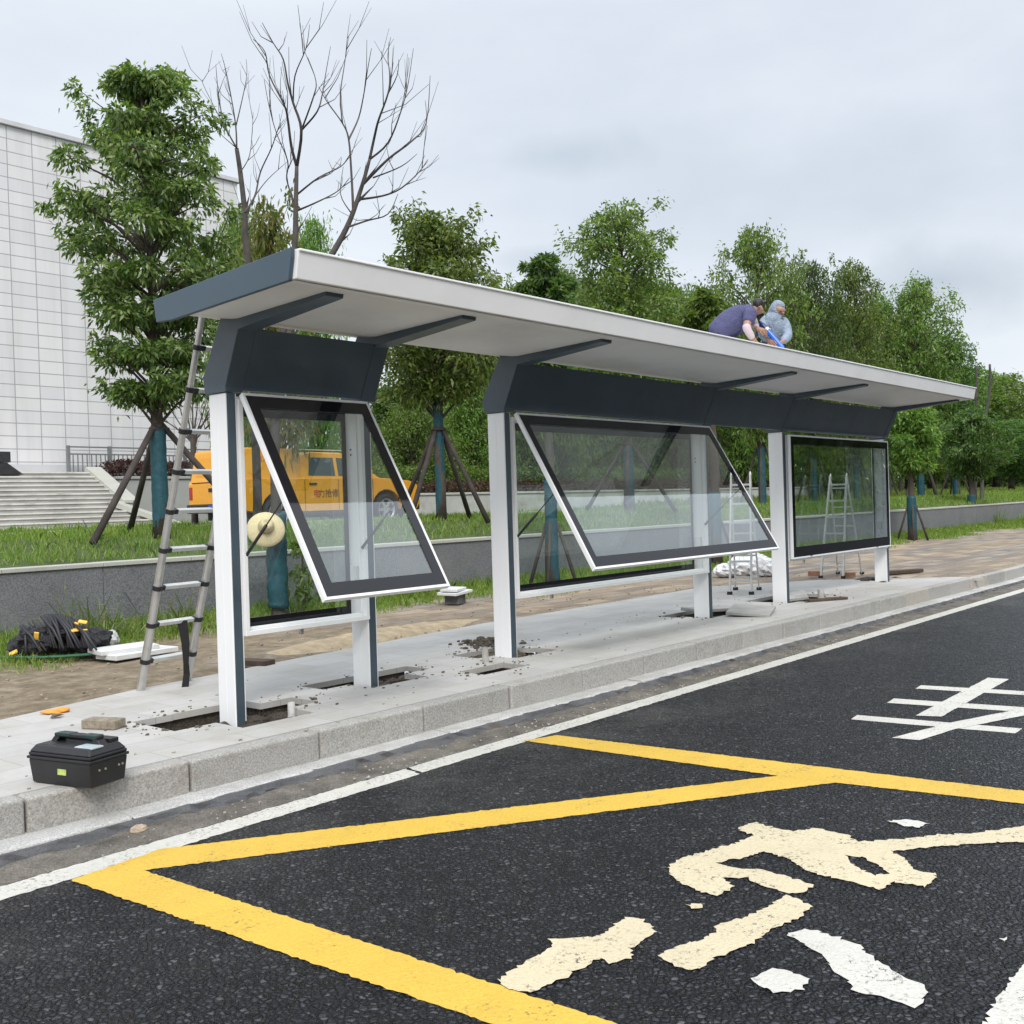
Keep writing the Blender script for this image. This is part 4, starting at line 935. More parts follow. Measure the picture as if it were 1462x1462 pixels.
d1 = [([(368, 720), (364, 600), (357, 420)]+S5([(345, 1150), (345, 1050), (320, 830), (300, 700)]), .10, .04),
      (S5([(300, 700), (230, 560), (200, 400), (185, 240)]), .025, .006), (S5([(300, 700), (295, 580), (270, 420), (240, 270), (215, 180)]), .025, .006), (S5([(295, 580), (330, 430), (355, 300), (352, 210)]), .018, .005),
      (S5([(345, 1050), (400, 960), (430, 830), (490, 700), (525, 600), (560, 540)]), .032, .006), (S5([(400, 960), (470, 870), (580, 770)]), .018, .005), (S5([(320, 830), (370, 740), (385, 600), (390, 500)]), .016, .005), (S5([(290, 690), (200, 610), (150, 540)]), .013, .004), (S5([(275, 660), (130, 380), (110, 320)]), .012, .004)]
bare_tree('dead_tree', 'slimmer dead tree with a single dark trunk, left of the forked one', Dd, d1, db, .1, None, 2.0, 9)
# two slim dead leaders on the far right
for k, (x, tp, xb) in enumerate(((1394, 522, 1392), (1413, 520, 1402))):
    Y = 13.0; p = on_y(xb, 730, Y); D = depth_of((p[0], Y, .9))
    bare_tree('dead_tree', ('straight bare pole-like dead tree beyond the far roof end, left of the pair', 'forked bare dead tree beyond the far roof end, right of the pair')[k], D+k*.4,
              [([(xb, 700), (xb+1, 620), (x, 560), (x, tp)], .10, .05)]+([([(1411, 560), (1417, 540), (1420, 525)], .04, .01)] if k else []), np.array([p[0], Y, .9]), .1, None, .5, 30+k)
# street trees in the strip in front of the wall, with steep poles and wraps
def strip_tree(px, py, top, hw, cb, seed, label, m, ncl, nl, leaf, wrap, pole=True, prof=P_ROUND, tr=.09, bright=False):
    g0 = on_z(px, py, .02); b = np.array([g0[0], g0[1], .03]); D = depth_of(b); H = (depth_of(b)/F)*(py-top); zb = D/F*(py-cb)
    tree(b, H, zb, hw/F*D, prof, ncl, nl, leaf, m, seed, label, 'trees in the strip before the wall', tr, wrap, (1.05, .42, 4, R_(25), .03, False) if pole else None)
strip_tree(790, 838, 366, 40, 560, 41, 'slim tree before the wall behind the left end of the wide middle case, teal wrapped', LEAF_D, 40, 230, .12, (.05, 1.75))
strip_tree(1022, 806, 420, 46, 560, 42, 'broad tree before the wall behind the right end of the wide middle case, teal wrapped', LEAF_C, 40, 240, .13, (.05, 1.5), tr=.12)
strip_tree(1303, 771, 585, 38, 672, 43, 'small leafy tree before the wall just right of the far end of the shelter', LEAF_B, 36, 190, .15, (.1, 1.25), tr=.11)
strip_tree(1388, 752, 590, 52, 680, 44, 'bushy small tree before the wall under the two bare dead trees', LEAF_D, 40, 190, .16, (.1, 1.2), tr=.13)
# crown prototypes for the trees farther off
protos = {}
def proto(key, H, zb, R, prof, ncl, nl, leaf, m, seed, csize=.36):
    V, limbs = crown_mesh(H, zb, R, prof, ncl, nl, leaf, m, seed, csize)
    a = quads_mesh('crown', V, m); tk = trunk_mb(H, .1, seed); tk.v += limbs.v; tk.f += [tuple(i+len(tk.v)-len(limbs.v) for i in f) for f in limbs.f]
    b = obj('trunk', tk, BARK, smooth=True); protos[key] = (a.data, b.data, H, R)
    bpy.data.objects.remove(a); bpy.data.objects.remove(b)
proto('A', 7, 1.9, 1.8, P_CONIC, 80, 170, .15, LEAF_B, 21); proto('B', 7, 1.6, 1.7, P_TALL, 76, 170, .15, LEAF_D, 22); proto('E', 7, 1.4, 1.9, P_ROUND, 80, 170, .15, LEAF_B, 26)
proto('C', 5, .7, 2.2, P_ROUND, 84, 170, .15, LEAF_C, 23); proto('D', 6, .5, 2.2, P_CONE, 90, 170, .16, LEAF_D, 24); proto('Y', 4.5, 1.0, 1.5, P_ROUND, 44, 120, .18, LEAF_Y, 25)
G1, G2 = 'trees along the lawn', 'woods behind the lawn'
def far_tree(key, px, top, hw, Y, zg, label, group, rot=0, wrap=False, poles=False, name='tree', seed=0):
    cr, tk, H, R = protos[key]; b, h, r0 = px_tree(px, top, Y, zg, hw)
    t = thing(name, label, 'tree', b, group); k_ = 1.22 if group == G1 else 1.42; t.scale = (k_*r0/R, k_*r0/R, h/H); t.rotation_euler = (0, 0, rot)
    for nm, me in (('trunk', tk), ('crown', cr)):
        o = bpy.data.objects.new(nm, me); COL.objects.link(o); o.parent = t
    return t, b
G1, G2 = 'trees along the lawn', 'woods behind the lawn'
for i, (key, px, top, hw, Y, lb) in enumerate((
        ('A', 1092, 340, 54, 14.4, 'tall tree on the lawn directly behind the two workers on the roof'),
        ('B', 1166, 380, 40, 14.4, 'dark upright tree on the lawn just right of the hooded worker'),
        ('E', 1226, 382, 44, 14.6, 'airy tree on the lawn midway between the hooded worker and the far roof end'),
        ('A', 1318, 412, 48, 16.5, 'tall full tree on the lawn rising above the far end of the roof'),
        ('E', 1264, 428, 40, 18, 'smaller dull green tree left of the full tree above the far roof end'),
        ('B', 1366, 488, 34, 15.5, 'lower tree on the lawn close to the two bare dead trees'))):
    t, b = far_tree(key, px, top, hw, Y, 1.0, lb, G1, i*1.3, name='street_tree')
    mb = MB(); n = 12; mb.tube([(b[0], b[1], b[2]+1.5*k/n) for k in range(n+1)], [.13*(1+.05*(k % 2)) for k in range(n+1)], 10)
    o = obj('trunk_wrap', MB().tube([(0, 0, 1.6*k/n) for k in range(n+1)], [.15*(1+.05*(k % 2)) for k in range(n+1)], 10), TEAL); o.parent = t
    for k in range(4):
        a = k*1.57+.4; o = obj('support_pole', MB().tube([(1.0*math.cos(a), 1.0*math.sin(a), -.1), (.08*math.cos(a), .08*math.sin(a), 1.75)], .05, 6), POLE); o.parent = t
far = [('Y', 402, 304, 44, 19, 'yellowing bushy tree peeping over the near end of the roof'), ('C', 462, 326, 34, 24, 'small bright green tree peeping over the roof right of the yellowing one'), ('C', 360, 318, 40, 27, 'dull green tree half hidden behind the tall tiered tree, over the near roof end'),
       ('D', 560, 556, 60, 31, 'dark conical tree behind the hedges, leftmost in the gap between the shelter bays'), ('D', 625, 470, 70, 34, 'dark dense tree behind the hedges, directly behind the round headed tree'), ('D', 692, 452, 60, 33, 'dark dense tree behind the hedges beside the third shelter post'),
       ('C', 590, 575, 46, 29, 'mid green bushy tree low behind the green hedge in the gap'), ('C', 672, 560, 42, 29.5, 'bright bushy tree low behind the green hedge near the third post'),
       ('E', 742, 415, 52, 30, 'dull green tree peeping over the roof left of the bright tree group'), ('C', 802, 396, 52, 28, 'bright green tree over the roof, left of the tall loose crowned tree'), ('C', 850, 408, 50, 31, 'bright green tree tucked behind the left side of the tall loose crowned tree'),
       ('C', 968, 420, 54, 29, 'bright green tree over the roof left of the worker in the purple shirt'), ('C', 1005, 422, 36, 33, 'pale green tree just left of the back of the worker in purple'), ('E', 925, 400, 60, 36, 'dull green tree rising behind the tall loose crowned tree'),
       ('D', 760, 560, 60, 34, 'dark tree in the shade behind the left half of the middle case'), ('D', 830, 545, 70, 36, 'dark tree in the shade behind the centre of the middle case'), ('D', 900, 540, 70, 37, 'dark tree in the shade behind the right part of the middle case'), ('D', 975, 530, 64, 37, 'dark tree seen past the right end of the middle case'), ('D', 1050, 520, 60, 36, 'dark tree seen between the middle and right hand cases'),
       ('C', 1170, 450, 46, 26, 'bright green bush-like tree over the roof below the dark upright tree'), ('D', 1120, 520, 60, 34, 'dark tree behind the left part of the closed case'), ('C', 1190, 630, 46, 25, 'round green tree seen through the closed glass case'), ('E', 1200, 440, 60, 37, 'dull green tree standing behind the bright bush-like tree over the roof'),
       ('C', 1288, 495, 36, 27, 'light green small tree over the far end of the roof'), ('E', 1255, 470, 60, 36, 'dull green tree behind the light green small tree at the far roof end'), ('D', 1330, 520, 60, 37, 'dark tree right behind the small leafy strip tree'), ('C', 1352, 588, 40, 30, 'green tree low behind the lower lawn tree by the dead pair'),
       ('E', 1030, 455, 50, 35, 'dull green tree filling in just behind the two workers'), ('C', 1062, 470, 44, 27, 'bright green bush-like tree low behind the hooded worker'), ('E', 1140, 425, 50, 33, 'dull green tree between the two tall trees right of the workers'), ('E', 1300, 455, 60, 34, 'dull green tree behind the full tree over the far roof end'), ('E', 1388, 530, 50, 33, 'dull green tree directly behind the lower lawn tree by the dead pair'), ('C', 700, 430, 44, 30, 'bright green tree peeping over the roof right of the round headed tree'),
       ('C', 1424, 541, 72, 32, 'broad rounded green tree at the right, behind the bare dead pair'), ('D', 1485, 578, 75, 34, 'dark tree at the right edge of the picture'), ('D', 1400, 600, 60, 42, 'dark low tree behind the bare dead pair'), ('B', 1446, 600, 44, 22, 'thin foliaged small tree near the right edge, standing on the lawn'), ('A', 1336, 610, 30, 22, 'thin small tree on the lawn between the two strip trees at the right')]
for i, (key, px, top, hw, Y, lb) in enumerate(far): far_tree(key, px, top, hw, Y, terrace_z(on_y(px, 705, Y)[0], Y)-.05, lb, G2, i*2.1)
# continuous dark mass of woodland right at the back
g_ = np.random.default_rng(3); n = 60000
lx = 20+420*g_.uniform(0, 1, n)**1.5; ly = 46+g_.uniform(0, 10, n)+np.maximum(0, lx-60)*.10; lz = .2+g_.uniform(0, 1, n)**1.7*(4.6+1.3*np.sin(lx*.31)+.9*np.sin(lx*.83+1))
P = np.stack([lx, ly, lz], 1); o = quads_mesh('far_wood', leaves(P, g_.normal(size=(n, 3)), .75, .42, g_), LEAF_D); tag(o, 'far dark wood closing the view behind all the other trees', None, None, 'stuff')
n = 16000; lx = g_.uniform(0, 110, n); ly = -24-g_.uniform(0, 8, n); lz = -.2+g_.uniform(0, 1, n)**.9*(9.5+1.5*np.sin(lx*.42)+1.0*np.sin(lx*1.1))
P = np.stack([lx, ly, lz], 1); tag(quads_mesh('roadside_wood', leaves(P, g_.normal(size=(n, 3)), 1.1, .6, g_), LEAF_D), 'dark row of trees across the road, seen mirrored in the closed glass case', None, None, 'stuff')
# bare pruned shrub by the ladder, seen against the building
b = np.array([on_y(277, 700, 20.5)[0], 20.5, 1.05]); Db = depth_of(b)
bare_tree('bare_shrub', 'small pruned bare shrub with upswept branches behind the ladder and the yellow truck', Db,
          [([(277, 690), (276, 640), (275, 628)], .09, .06)]+[([(275, 632), (275+dx*.5, 610-dy*.3), (275+dx, 590-dy)], .035, .012) for dx, dy in ((-34, 10), (-24, 28), (-12, 40), (0, 30), (10, 45), (22, 25), (34, 30), (44, 5), (-44, -8), (50, 18))], b, .09, None, 3.2, 17)
# ------------------------------------------------------------------ HEDGES, PLANTER WALL
def hedge(name, label, x0, x1, y0, y1, z0, z1, m, n, leaf, seed, up=.6):
    g = np.random.default_rng(seed); t = thing(name, label, 'hedge', ((x0+x1)/2, (y0+y1)/2, z0))
    P = np.stack([g.uniform(x0, x1, n), g.uniform(y0, y1, n), z0+(z1-z0)*(g.uniform(0, 1, n)**.6)], 1); P[:, 2] += .05*np.sin(P[:, 0]*3)+.04*np.sin(P[:, 0]*7.3)
    quads_mesh('foliage', leaves(P, g.normal(size=(n, 3))+np.array([0, -.3, up]), leaf, leaf*.5, g)-np.array(t.location), m, t)
    st_ = MB()
    for i in range(int((x1-x0)*1.2)): 
        x = g.uniform(x0, x1); y = g.uniform(y0, y1); st_.tube([(x, y, z0-.1), (x+g.uniform(-.1, .1), y, z1-.1)], .015, 4)
    obj('stems', st_, BARKD, t); return t
ph = MB().box(24.3, 60, 25.8, 26.05, .9, 1.80).box(24.25, 60.05, 25.76, 26.09, 1.803, 1.88)
tag(obj('planter_wall', ph, M('pale_render', (.42, .42, .40), .85, .15, 1, dirt=(.22, .21, .18), da=.7, ds=1.2), None, .01), 'low pale rendered planter wall under the purple hedge behind the truck', 'wall')
hedge('hedge', 'clipped purple hedge along the top of the low planter wall', 24.5, 60, 26.15, 27.3, 1.45, 2.3, LEAF_P, 15000, .13, 1)
hedge('hedge', 'clipped bright green hedge standing behind the purple hedge', 24.5, 60, 27.6, 28.8, 1.5, 2.9, LEAF_C, 17000, .15, 2)
# ------------------------------------------------------------------ HALL, STAIRS, RAILING
YB_ = 36.0
bx1 = on_y(343, 400, YB_)[0]; zt_ = on_y(200, 219, YB_)[2]-.2; zb_ = on_y(60, 678, YB_)[2]
hall = thing('public_hall', 'huge windowless hall clad in a grid of white stone panels', 'building', (0, YB_, zb_))
obj('wall', MB().box(-40, bx1, YB_, YB_+30, .5, zt_), FACADE, hall)
obj('parapet', MB().box(-40.2, bx1+.12, YB_-.12, YB_+30.2, zt_+.003, zt_+.15), M('grey_parapet', (.54, .54, .55), .7, .1, 1), hall)
obj('plinth', MB().box(-40, bx1+.06, YB_-.06, YB_-.005, .5, zb_+.35), M('pale_plinth', (.50, .50, .52), .7, .1, 1), hall)
ns = 13; ys0 = 30.2; rise = (zb_-1.0)/ns; run = (YB_-2.0-ys0)/ns
xr2 = on_y(226, 722, 31)[0]; xr1 = on_y(141, 680, 33.8)[0]; xrm = on_y(186, 709, 31.8)[0]
stc = thing('staircase', 'broad pale stone staircase climbing to the white hall', 'stairs', (5, ys0, 1.0))
s1, s2 = MB(), MB()
for k in range(ns):
    xe = xr2-.2*k if k < 5 else xrm+(xr1-xrm)*(k-5)/(ns-5)
    y0 = ys0+k*run; z1 = 1.0+rise*(k+1)
    s1.box(-40, xe, y0-.03, YB_-.06, z1-.05, z1); s2.box(-40, xe-.01, y0, y0+run+.02, .6, z1-.053)
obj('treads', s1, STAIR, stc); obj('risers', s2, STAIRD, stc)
for xa, ya, za, xb, yb, zb2 in ((xr1-.1, ys0+ns*run, zb_+.12, xrm-.05, ys0+5*run, 1.0+5*rise+.1), (xr2-1.2, ys0+5*run, 1.0+5*rise+.1, xr2+.1, ys0-.3, 1.05)):
    obj('stringer', MB().prism([(ya, za), (yb, zb2), (yb, zb2-.25), (ya, za-.25)], 'x', xa, xa+.5) if False else MB().bar((xa, ya, za), (xb, yb, zb2), .55, .16), COPE, stc, .01)
rt = MB().box(xr1+.4, bx1+8, 33.2, 33.5, .6, on_y(200, 684, 33.2)[2]); rt.box(xr1+.35, bx1+8, 33.15, 33.55, on_y(200, 684, 33.2)[2]+.003, on_y(200, 680, 33.2)[2])
tag(obj('garden_wall', rt, M('grey_render', (.36, .36, .355), .85, .15, 1, dirt=(.25, .24, .22), da=.5, ds=1), None, .01), 'grey garden wall beside the staircase under the purple planting', 'wall')
zg_ = on_y(200, 682, 33.2)[2]
hedge('hedge', 'dark purple planting on the garden wall beside the staircase', xr1+.6, bx1+6, 33.6, 35.2, zg_-.2, on_y(200, 660, 33.6)[2], LEAF_P, 7000, .16, 3, 1.2)
rl = thing('railing', 'grey metal railing of upright bars beside the top of the staircase', 'railing', (xr1, 35.4, zg_))
zr0, zr1 = zg_, on_y(150, 638, 35.4)[2]; x = xr1-.25; m_ = MB(); mp = MB()
RAILM = M('grey_painted_steel', (.16, .17, .17), .5, .15, 6)
x1_ = bx1+2
for zz in (zr1-.05, zr1-.3, zr0+.15): m_.box(x, x1_, 35.38, 35.42, zz, zz+.05)
obj('rail', m_, RAILM, rl)
k = 0
while x+k*.17 < x1_:
    if k % 9: mp.box(x+k*.17, x+k*.17+.03, 35.385, 35.415, zr0, zr1-.3)
    k += 1
obj('bars', mp, RAILM, rl)
for j in range(0, k, 9): obj('post', MB().box(x+j*.17-.04, x+j*.17+.06, 35.34, 35.46, zr0-.1, zr1+.02), RAILM, rl)
c_ = on_y(9, 668, 33.5); bb = MB().box(c_[0]-3.5, c_[0]+.1, 33.4, 34.3, zb_+.28, zb_+.62)
tag(obj('stair_kiosk', bb.add([(c_[0]-3.3, 33.42, zb_-.1), (c_[0]+.5, 33.42, zb_-.1), (c_[0]+.0, 33.42, zb_+.27), (c_[0]-3.3, 33.42, zb_+.27), (c_[0]-3.3, 34.2, zb_-.1), (c_[0]+.5, 34.2, zb_-.1), (c_[0]+.0, 34.2, zb_+.27), (c_[0]-3.3, 34.2, zb_+.27)], [(0, 1, 2, 3), (1, 5, 6, 2), (5, 4, 7, 6), (3, 2, 6, 7)]), STEEL), 'low dark topped stone block at the head of the stairs, left picture edge', 'block')
# ------------------------------------------------------------------ GRASS
def blades(name, P, L, Wd, m, label, seed, lean=.35):
    g = np.random.default_rng(seed); N = len(P); a = g.uniform(0, 2*math.pi, N); s = np.stack([np.cos(a), np.sin(a), np.zeros(N)], 1)*(np.broadcast_to(Wd, (N,))[:, None])*.5
    d = g.normal(size=(N, 3))*lean; d[:, 2] = 1; d = unit(d); L = np.broadcast_to(L, (N,))[:, None]
    mid = P+d*L*.55; b2 = g.normal(size=(N, 3)); b2[:, 2] = -np.abs(b2[:, 2])*.5; tip = mid+unit(d+b2*.45)*L*.5
    V = np.stack([P-s, P+s, mid+s*.7, tip, mid-s*.7], 1)
    return tag(quads_mesh(name, V, m, None, 5), label, None, None, 'stuff')
def scatter(n, x0, x1, y0, y1, zf, g, dens=None):
    x = g.uniform(0, 1, n)
    x = x0+(x1-x0)*x**1.9
    y = g.uniform(y0, y1, n) if not callable(y0) else None
    return np.array([(a, b2, zf(a, b2)) for a, b2 in zip(x, y)])
g_ = np.random.default_rng(8)
P = scatter(52000, 3, 75, 12.26, 16.48, lambda x, y: terrace_z(x, y)-.02, g_)
Ls = g_.uniform(.07, .17, len(P))*(1+np.maximum(0, P[:, 0]-25)*.004); blades('grass', P, Ls, .010+.00045*P[:, 0], GRASS, 'fresh green grass on the lawn bank behind the granite wall', 1)
P = scatter(12000, 2, 24, 16.7, 17.6, lambda x, y: 1.02, g_); blades('grass', P, g_.uniform(.1, .28, len(P)), .02, GRASS, 'strip of grass along the low upper kerb before the stairs', 2)
P = scatter(9000, 0, 32, 24.8, 29.5, lambda x, y: .98, g_); blades('grass', P, g_.uniform(.12, .35, len(P)), .035, GRASS, 'rough grass at the foot of the staircase', 6)
P = np.stack([g_.uniform(20, 130, 30000)**1.0, 16.7+g_.uniform(0, 1, 30000)**1.5*30, np.zeros(30000)], 1); P[:, 2] = [terrace_z(a, b2)-.02 for a, b2, _ in P]
k = (P[:, 0]-22-(P[:, 1]-16.5)*.9) > 2; P = P[k]; blades('grass', P, g_.uniform(.12, .3, len(P)), .02+.0006*P[:, 0], GRASS, 'mown lawn rising to the woods at the right', 3)
# verge before the wall: ragged front edge, denser and taller against the wall
def verge_edge(x): return 10.55+.28*math.sin(x*.9)+.22*math.sin(x*2.3+1)+.12*math.sin(x*5.1)-.5*math.exp(-((x-4.9)/1.0)**2)-.55*(1 if x > 12 else 0)*math.exp(-((x-16)/5)**2)-.35*min(1, max(0, (x-22)/5))+.02*max(0, x-28)
x = 3.2+72*(g_.uniform(0, 1, 60000)**1.55); e = np.array([verge_edge(a) for a in x]); u_ = g_.uniform(0, 1, 60000)**.75; y = e+(11.93-e)*u_
keep = g_.uniform(0, 1, 60000) < (.25+.75*np.clip((y-e)/.5, 0, 1))*np.where((x > 6.2) & (x < 7.8), .8, 1); x, y, u_ = x[keep], y[keep], u_[keep]
P = np.stack([x, y, -.02+.06*u_], 1); Ls = (.05+.15*u_)*g_.uniform(.6, 1.4, len(P)); blades('grass', P, Ls, .009+.00045*x, GRASS, 'ragged verge of grass between the path and the granite wall', 4, .5)
wn = 0
for k, (px, py, h, n, lb) in enumerate(((118, 925, .62, 55, 'tall arching weed tuft against the wall right of the black netting'), (165, 915, .45, 60, 'bushy pale weed tuft against the wall left of the leaning ladder'), (262, 905, .5, 50, 'weed tuft against the wall seen through the leaning ladder'), (412, 880, .42, 60, 'weed tuft beside the trunk below the straw hat'), (1347, 752, .75, 60, 'dark spiky weed clump by the wall between the two right hand strip trees'), (1410, 748, .5, 50, 'weed clump at the foot of the bushy strip tree'))):
    c_ = on_z(px, py, 0); c_[1] = min(c_[1], 11.8); g2 = np.random.default_rng(60+k)
    t = thing('weed_clump', lb, 'weed', (c_[0], c_[1], 0))
    N = n; P = g2.normal(size=(N, 3))*np.array([.12, .08, 0]); d = g2.normal(size=(N, 3))*.42; d[:, 2] = 1; d = unit(d); L = (h*g2.uniform(.5, 1.25, N))[:, None]; s = unit(np.cross(d, g2.normal(size=(N, 3))))*.007
    m1 = P+d*L*.5; m2 = m1+unit(d+g2.normal(size=(N, 3))*.12-np.array([0, 0, .1]))*L*.35; tip = m2+unit(d*np.array([1.5, 1.5, .4])-np.array([0, 0, .25]))*L*.3
    V = np.concatenate([np.stack([P-s, P+s, m1+s, m1-s], 1), np.stack([m1-s, m1+s, m2+s*.7, m2-s*.7], 1), np.stack([m2-s*.7, m2+s*.7, tip, tip], 1)])
    quads_mesh('blades', V, WEED if k < 4 else GRASS, t)
# thin guy wire from the tripod of the tall tree down over the wall
a = on_y(118, 742, 13.0); b = on_y(200, 880, 11.6)
tag(obj('guy_wire', MB().tube([a, (a+b)/2-np.array([0, 0, .04]), b], .005, 5), STEEL), 'thin dark wire running from the tripod pole down over the granite wall', 'wire')
# ------------------------------------------------------------------ PICKUP TRUCK
def text_mesh(txt, size, m, parent, loc, xdir, up, name='lettering', shear=0):
    cu = bpy.data.curves.new(name, 'FONT'); cu.body = txt; cu.size = size; cu.align_x = 'CENTER'; cu.extrude = .001
    to = bpy.data.objects.new(name, cu); COL.objects.link(to)
    dg = bpy.context.evaluated_depsgraph_get(); me = bpy.data.meshes.new_from_object(to.evaluated_get(dg)); bpy.data.objects.remove(to)
    xd = Vector(xdir).normalized(); n = xd.cross(Vector(up)).normalized(); yd = n.cross(xd)
    off = origin(parent)
    me.transform(Matrix(((xd.x, yd.x, n.x, loc[0]-off.x), (xd.y, yd.y, n.y, loc[1]-off.y), (xd.z, yd.z, n.z, loc[2]-off.z), (0, 0, 0, 1))))
    me.materials.clear(); return link(name, me, m, parent)
def pickup():
    x0, y0, zg = 12.95, 18.5, .985; L, Wd = 5.25, 1.85; yc = y0+Wd/2
    t = thing('pickup_truck', 'yellow pickup truck with a boxy canopy parked on the upper road beyond the wall', 'pickup truck', (x0+L/2, yc, zg))
    YP = M('yellow_car_paint', (.80, .36, .02), .3, .04, 1, coat=.5); DK = M('dark_car_plastic', (.02, .02, .022), .55, .2, 8); GL = M('car_window', (.05, .075, .08), .05, .2, 1); CH = M('alloy_rim', (.55, .56, .58), .3, .1, 5, metal=.7)
    rw, fw = 1.02, 4.16; wr = .385
    def arch(cx, r, n=9): return [(cx+r*math.cos(math.pi-math.pi*i/n), wr+r*math.sin(math.pi-math.pi*i/n)) for i in range(n+1)]
    low = [(.05, .48)]+arch(rw, .47)+[(rw+.47, .36), (fw-.48, .36)]+arch(fw, .48)+[(5.12, .36), (5.22, .5), (5.24, .78), (5.16, .98), (4.9, 1.07), (4.1, 1.13), (3.85, 1.14), (.03, 1.12), (.0, 1.05), (.0, .62)]
    body = obj('body', MB().prism([(x0+a, zg+b) for a, b in low], 'y', y0, y0+Wd), YP, t, .03, seg=3, fix=True)
    # cab and canopy: tapered towards the roof
    def cabin(prof, name, parent, k=.14, m=YP):
        mb = MB(); n = len(prof); zmin = min(p[1] for p in prof); vs = []
        for yy, s in ((y0+.02, 1), (y0+Wd-.02, -1)):
            for a, b in prof: vs.append((x0+a, yy+s*k*(b-zmin)/.75, zg+b))
        mb.add(vs, [tuple(range(n)), tuple(range(2*n-1, n-1, -1))]+[(i, n+i, n+(i+1) % n, (i+1) % n) for i in range(n)])
        return obj(name, mb, m, parent, .035, seg=3, fix=True)
    cab = cabin([(1.62, 1.1), (4.0, 1.13), (3.88, 1.19), (3.1, 1.66), (2.85, 1.72), (2.0, 1.73), (1.70, 1.66)], 'cab', t)
    can = cabin([(.02, 1.08), (1.66, 1.1), (1.66, 1.74), (1.55, 1.78), (.22, 1.79), (.12, 1.76)], 'canopy', t, .07)
    def side(x, z, k=.14, zmin=1.1): return y0+.02+k*(z-zmin)/.75-.012
    def pane(pts, name, parent, m, k=.14, zm=1.1, d=.012):
        n = len(pts); f_ = [(x0+a, side(a, b, k, zm), zg+b) for a, b in pts]; g = [(x, y+.03, z) for x, y, z in f_]
        mb = MB().add(f_+g, [tuple(range(n)), tuple(range(2*n-1, n-1, -1))]+[(i, n+i, n+(i+1) % n, (i+1) % n) for i in range(n)]); return obj(name, mb, m, parent, fix=True)
    # the far side gets the same panes, mirrored
    for pts in ([(1.86, 1.2), (2.62, 1.19), (2.62, 1.6), (1.98, 1.6)], [(2.72, 1.19), (3.62, 1.2), (3.1, 1.58), (2.72, 1.6)]):
        w_ = pane(pts, 'window', cab, GL)
        me = w_.data.copy(); off = origin(cab); 
        for v in me.vertices: v.co.y = 2*(yc-off.y)-v.co.y
        o = bpy.data.objects.new('window', me); COL.objects.link(o); o.parent = cab
    ws = [(3.92, 1.19), (3.16, 1.64)]; n_ = np.array([.45, 0, .72]); mb = MB()
    vs = [(x0+ws[0][0], y0+.12, zg+ws[0][1]), (x0+ws[0][0], y0+Wd-.12, zg+ws[0][1]), (x0+ws[1][0], y0+Wd-.2, zg+ws[1][1]), (x0+ws[1][0], y0+.2, zg+ws[1][1])]
    vs = [tuple(np.array(v)+unit(n_)*.012) for v in vs]; obj('windscreen', mb.add(vs+[tuple(np.array(v)-unit(n_)*.03) for v in vs], [(0, 1, 2, 3), (7, 6, 5, 4), (0, 4, 5, 1), (1, 5, 6, 2), (2, 6, 7, 3), (3, 7, 4, 0)]), GL, cab, fix=True)
    rwv = MB().add([(x0+.045, y0+.25, zg+1.22), (x0+.045, y0+Wd-.25, zg+1.22), (x0+.105, y0+Wd-.3, zg+1.62), (x0+.105, y0+.3, zg+1.62)], [(3, 2, 1, 0)])
    for v in range(4): rwv.v[v] = (rwv.v[v][0]-.012, rwv.v[v][1], rwv.v[v][2])
    obj('rear_hatch', rwv, M('yellow_hatch', (.74, .33, .02), .35, .05, 1), can)
    # seams, handles, bars
    for xx in (1.72, 2.68, 3.72): obj('door_seam', MB().box(x0+xx, x0+xx+.012, y0-.004, y0+.01, zg+.42, zg+1.1), DK, body)
    for xx in (1.85, 2.82): obj('door_handle', MB().box(x0+xx, x0+xx+.2, y0-.03, y0+.01, zg+.99, zg+1.03), DK, body, .008)
    obj('roof_rail', MB().tube([(x0+1.7, y0+.24, zg+1.775), (x0+3.0, y0+.24, zg+1.775)], .015, 6), ALU, cab)
    obj('sill', MB().box(x0+1.5, x0+3.7, y0-.02, y0+.1, zg+.33, zg+.41), DK, body, .01)
    obj('rear_bumper', MB().box(x0-.10, x0+.16, y0+.03, y0+Wd-.03, zg+.42, zg+.62), DK, body, .03)
    obj('front_bumper', MB().box(x0+5.1, x0+5.30, y0+.05, y0+Wd-.05, zg+.36, zg+.62), DK, body, .03)
    obj('tailgate_line', MB().box(x0-.006, x0+.01, y0+.12, y0+Wd-.12, zg+1.08, zg+1.095), DK, body)
    obj('tailgate_handle', MB().box(x0-.02, x0+.01, yc-.16, yc+.16, zg+.88, zg+.96), DK, body, .01)
    pl = obj('number_plate', MB().box(x0-.115, x0-.101, y0+.5, y0+.96, zg+.45, zg+.60), M('blue_plate', (.02, .08, .45), .4), body)
    wm = M('white_lettering', (.8, .8, .8), .5)
    text_mesh('LQ', .13, wm, pl, (x0-.118, y0+.73, zg+.478), (0, -1, 0), (0, 0, 1))
    for yy in (y0+.02, y0+Wd-.14): obj('tail_light', MB().box(x0-.012, x0+.05, yy, yy+.12, zg+.72, zg+1.0), M('red_lamp', (.4, .03, .02), .25), body, .01)
    for yy in (y0+.1, y0+Wd-.4): obj('headlight', MB().box(x0+5.15, x0+5.24, yy, yy+.3, zg+.76, zg+.92), M('lamp_glass', (.6, .62, .65), .15), body, .02)
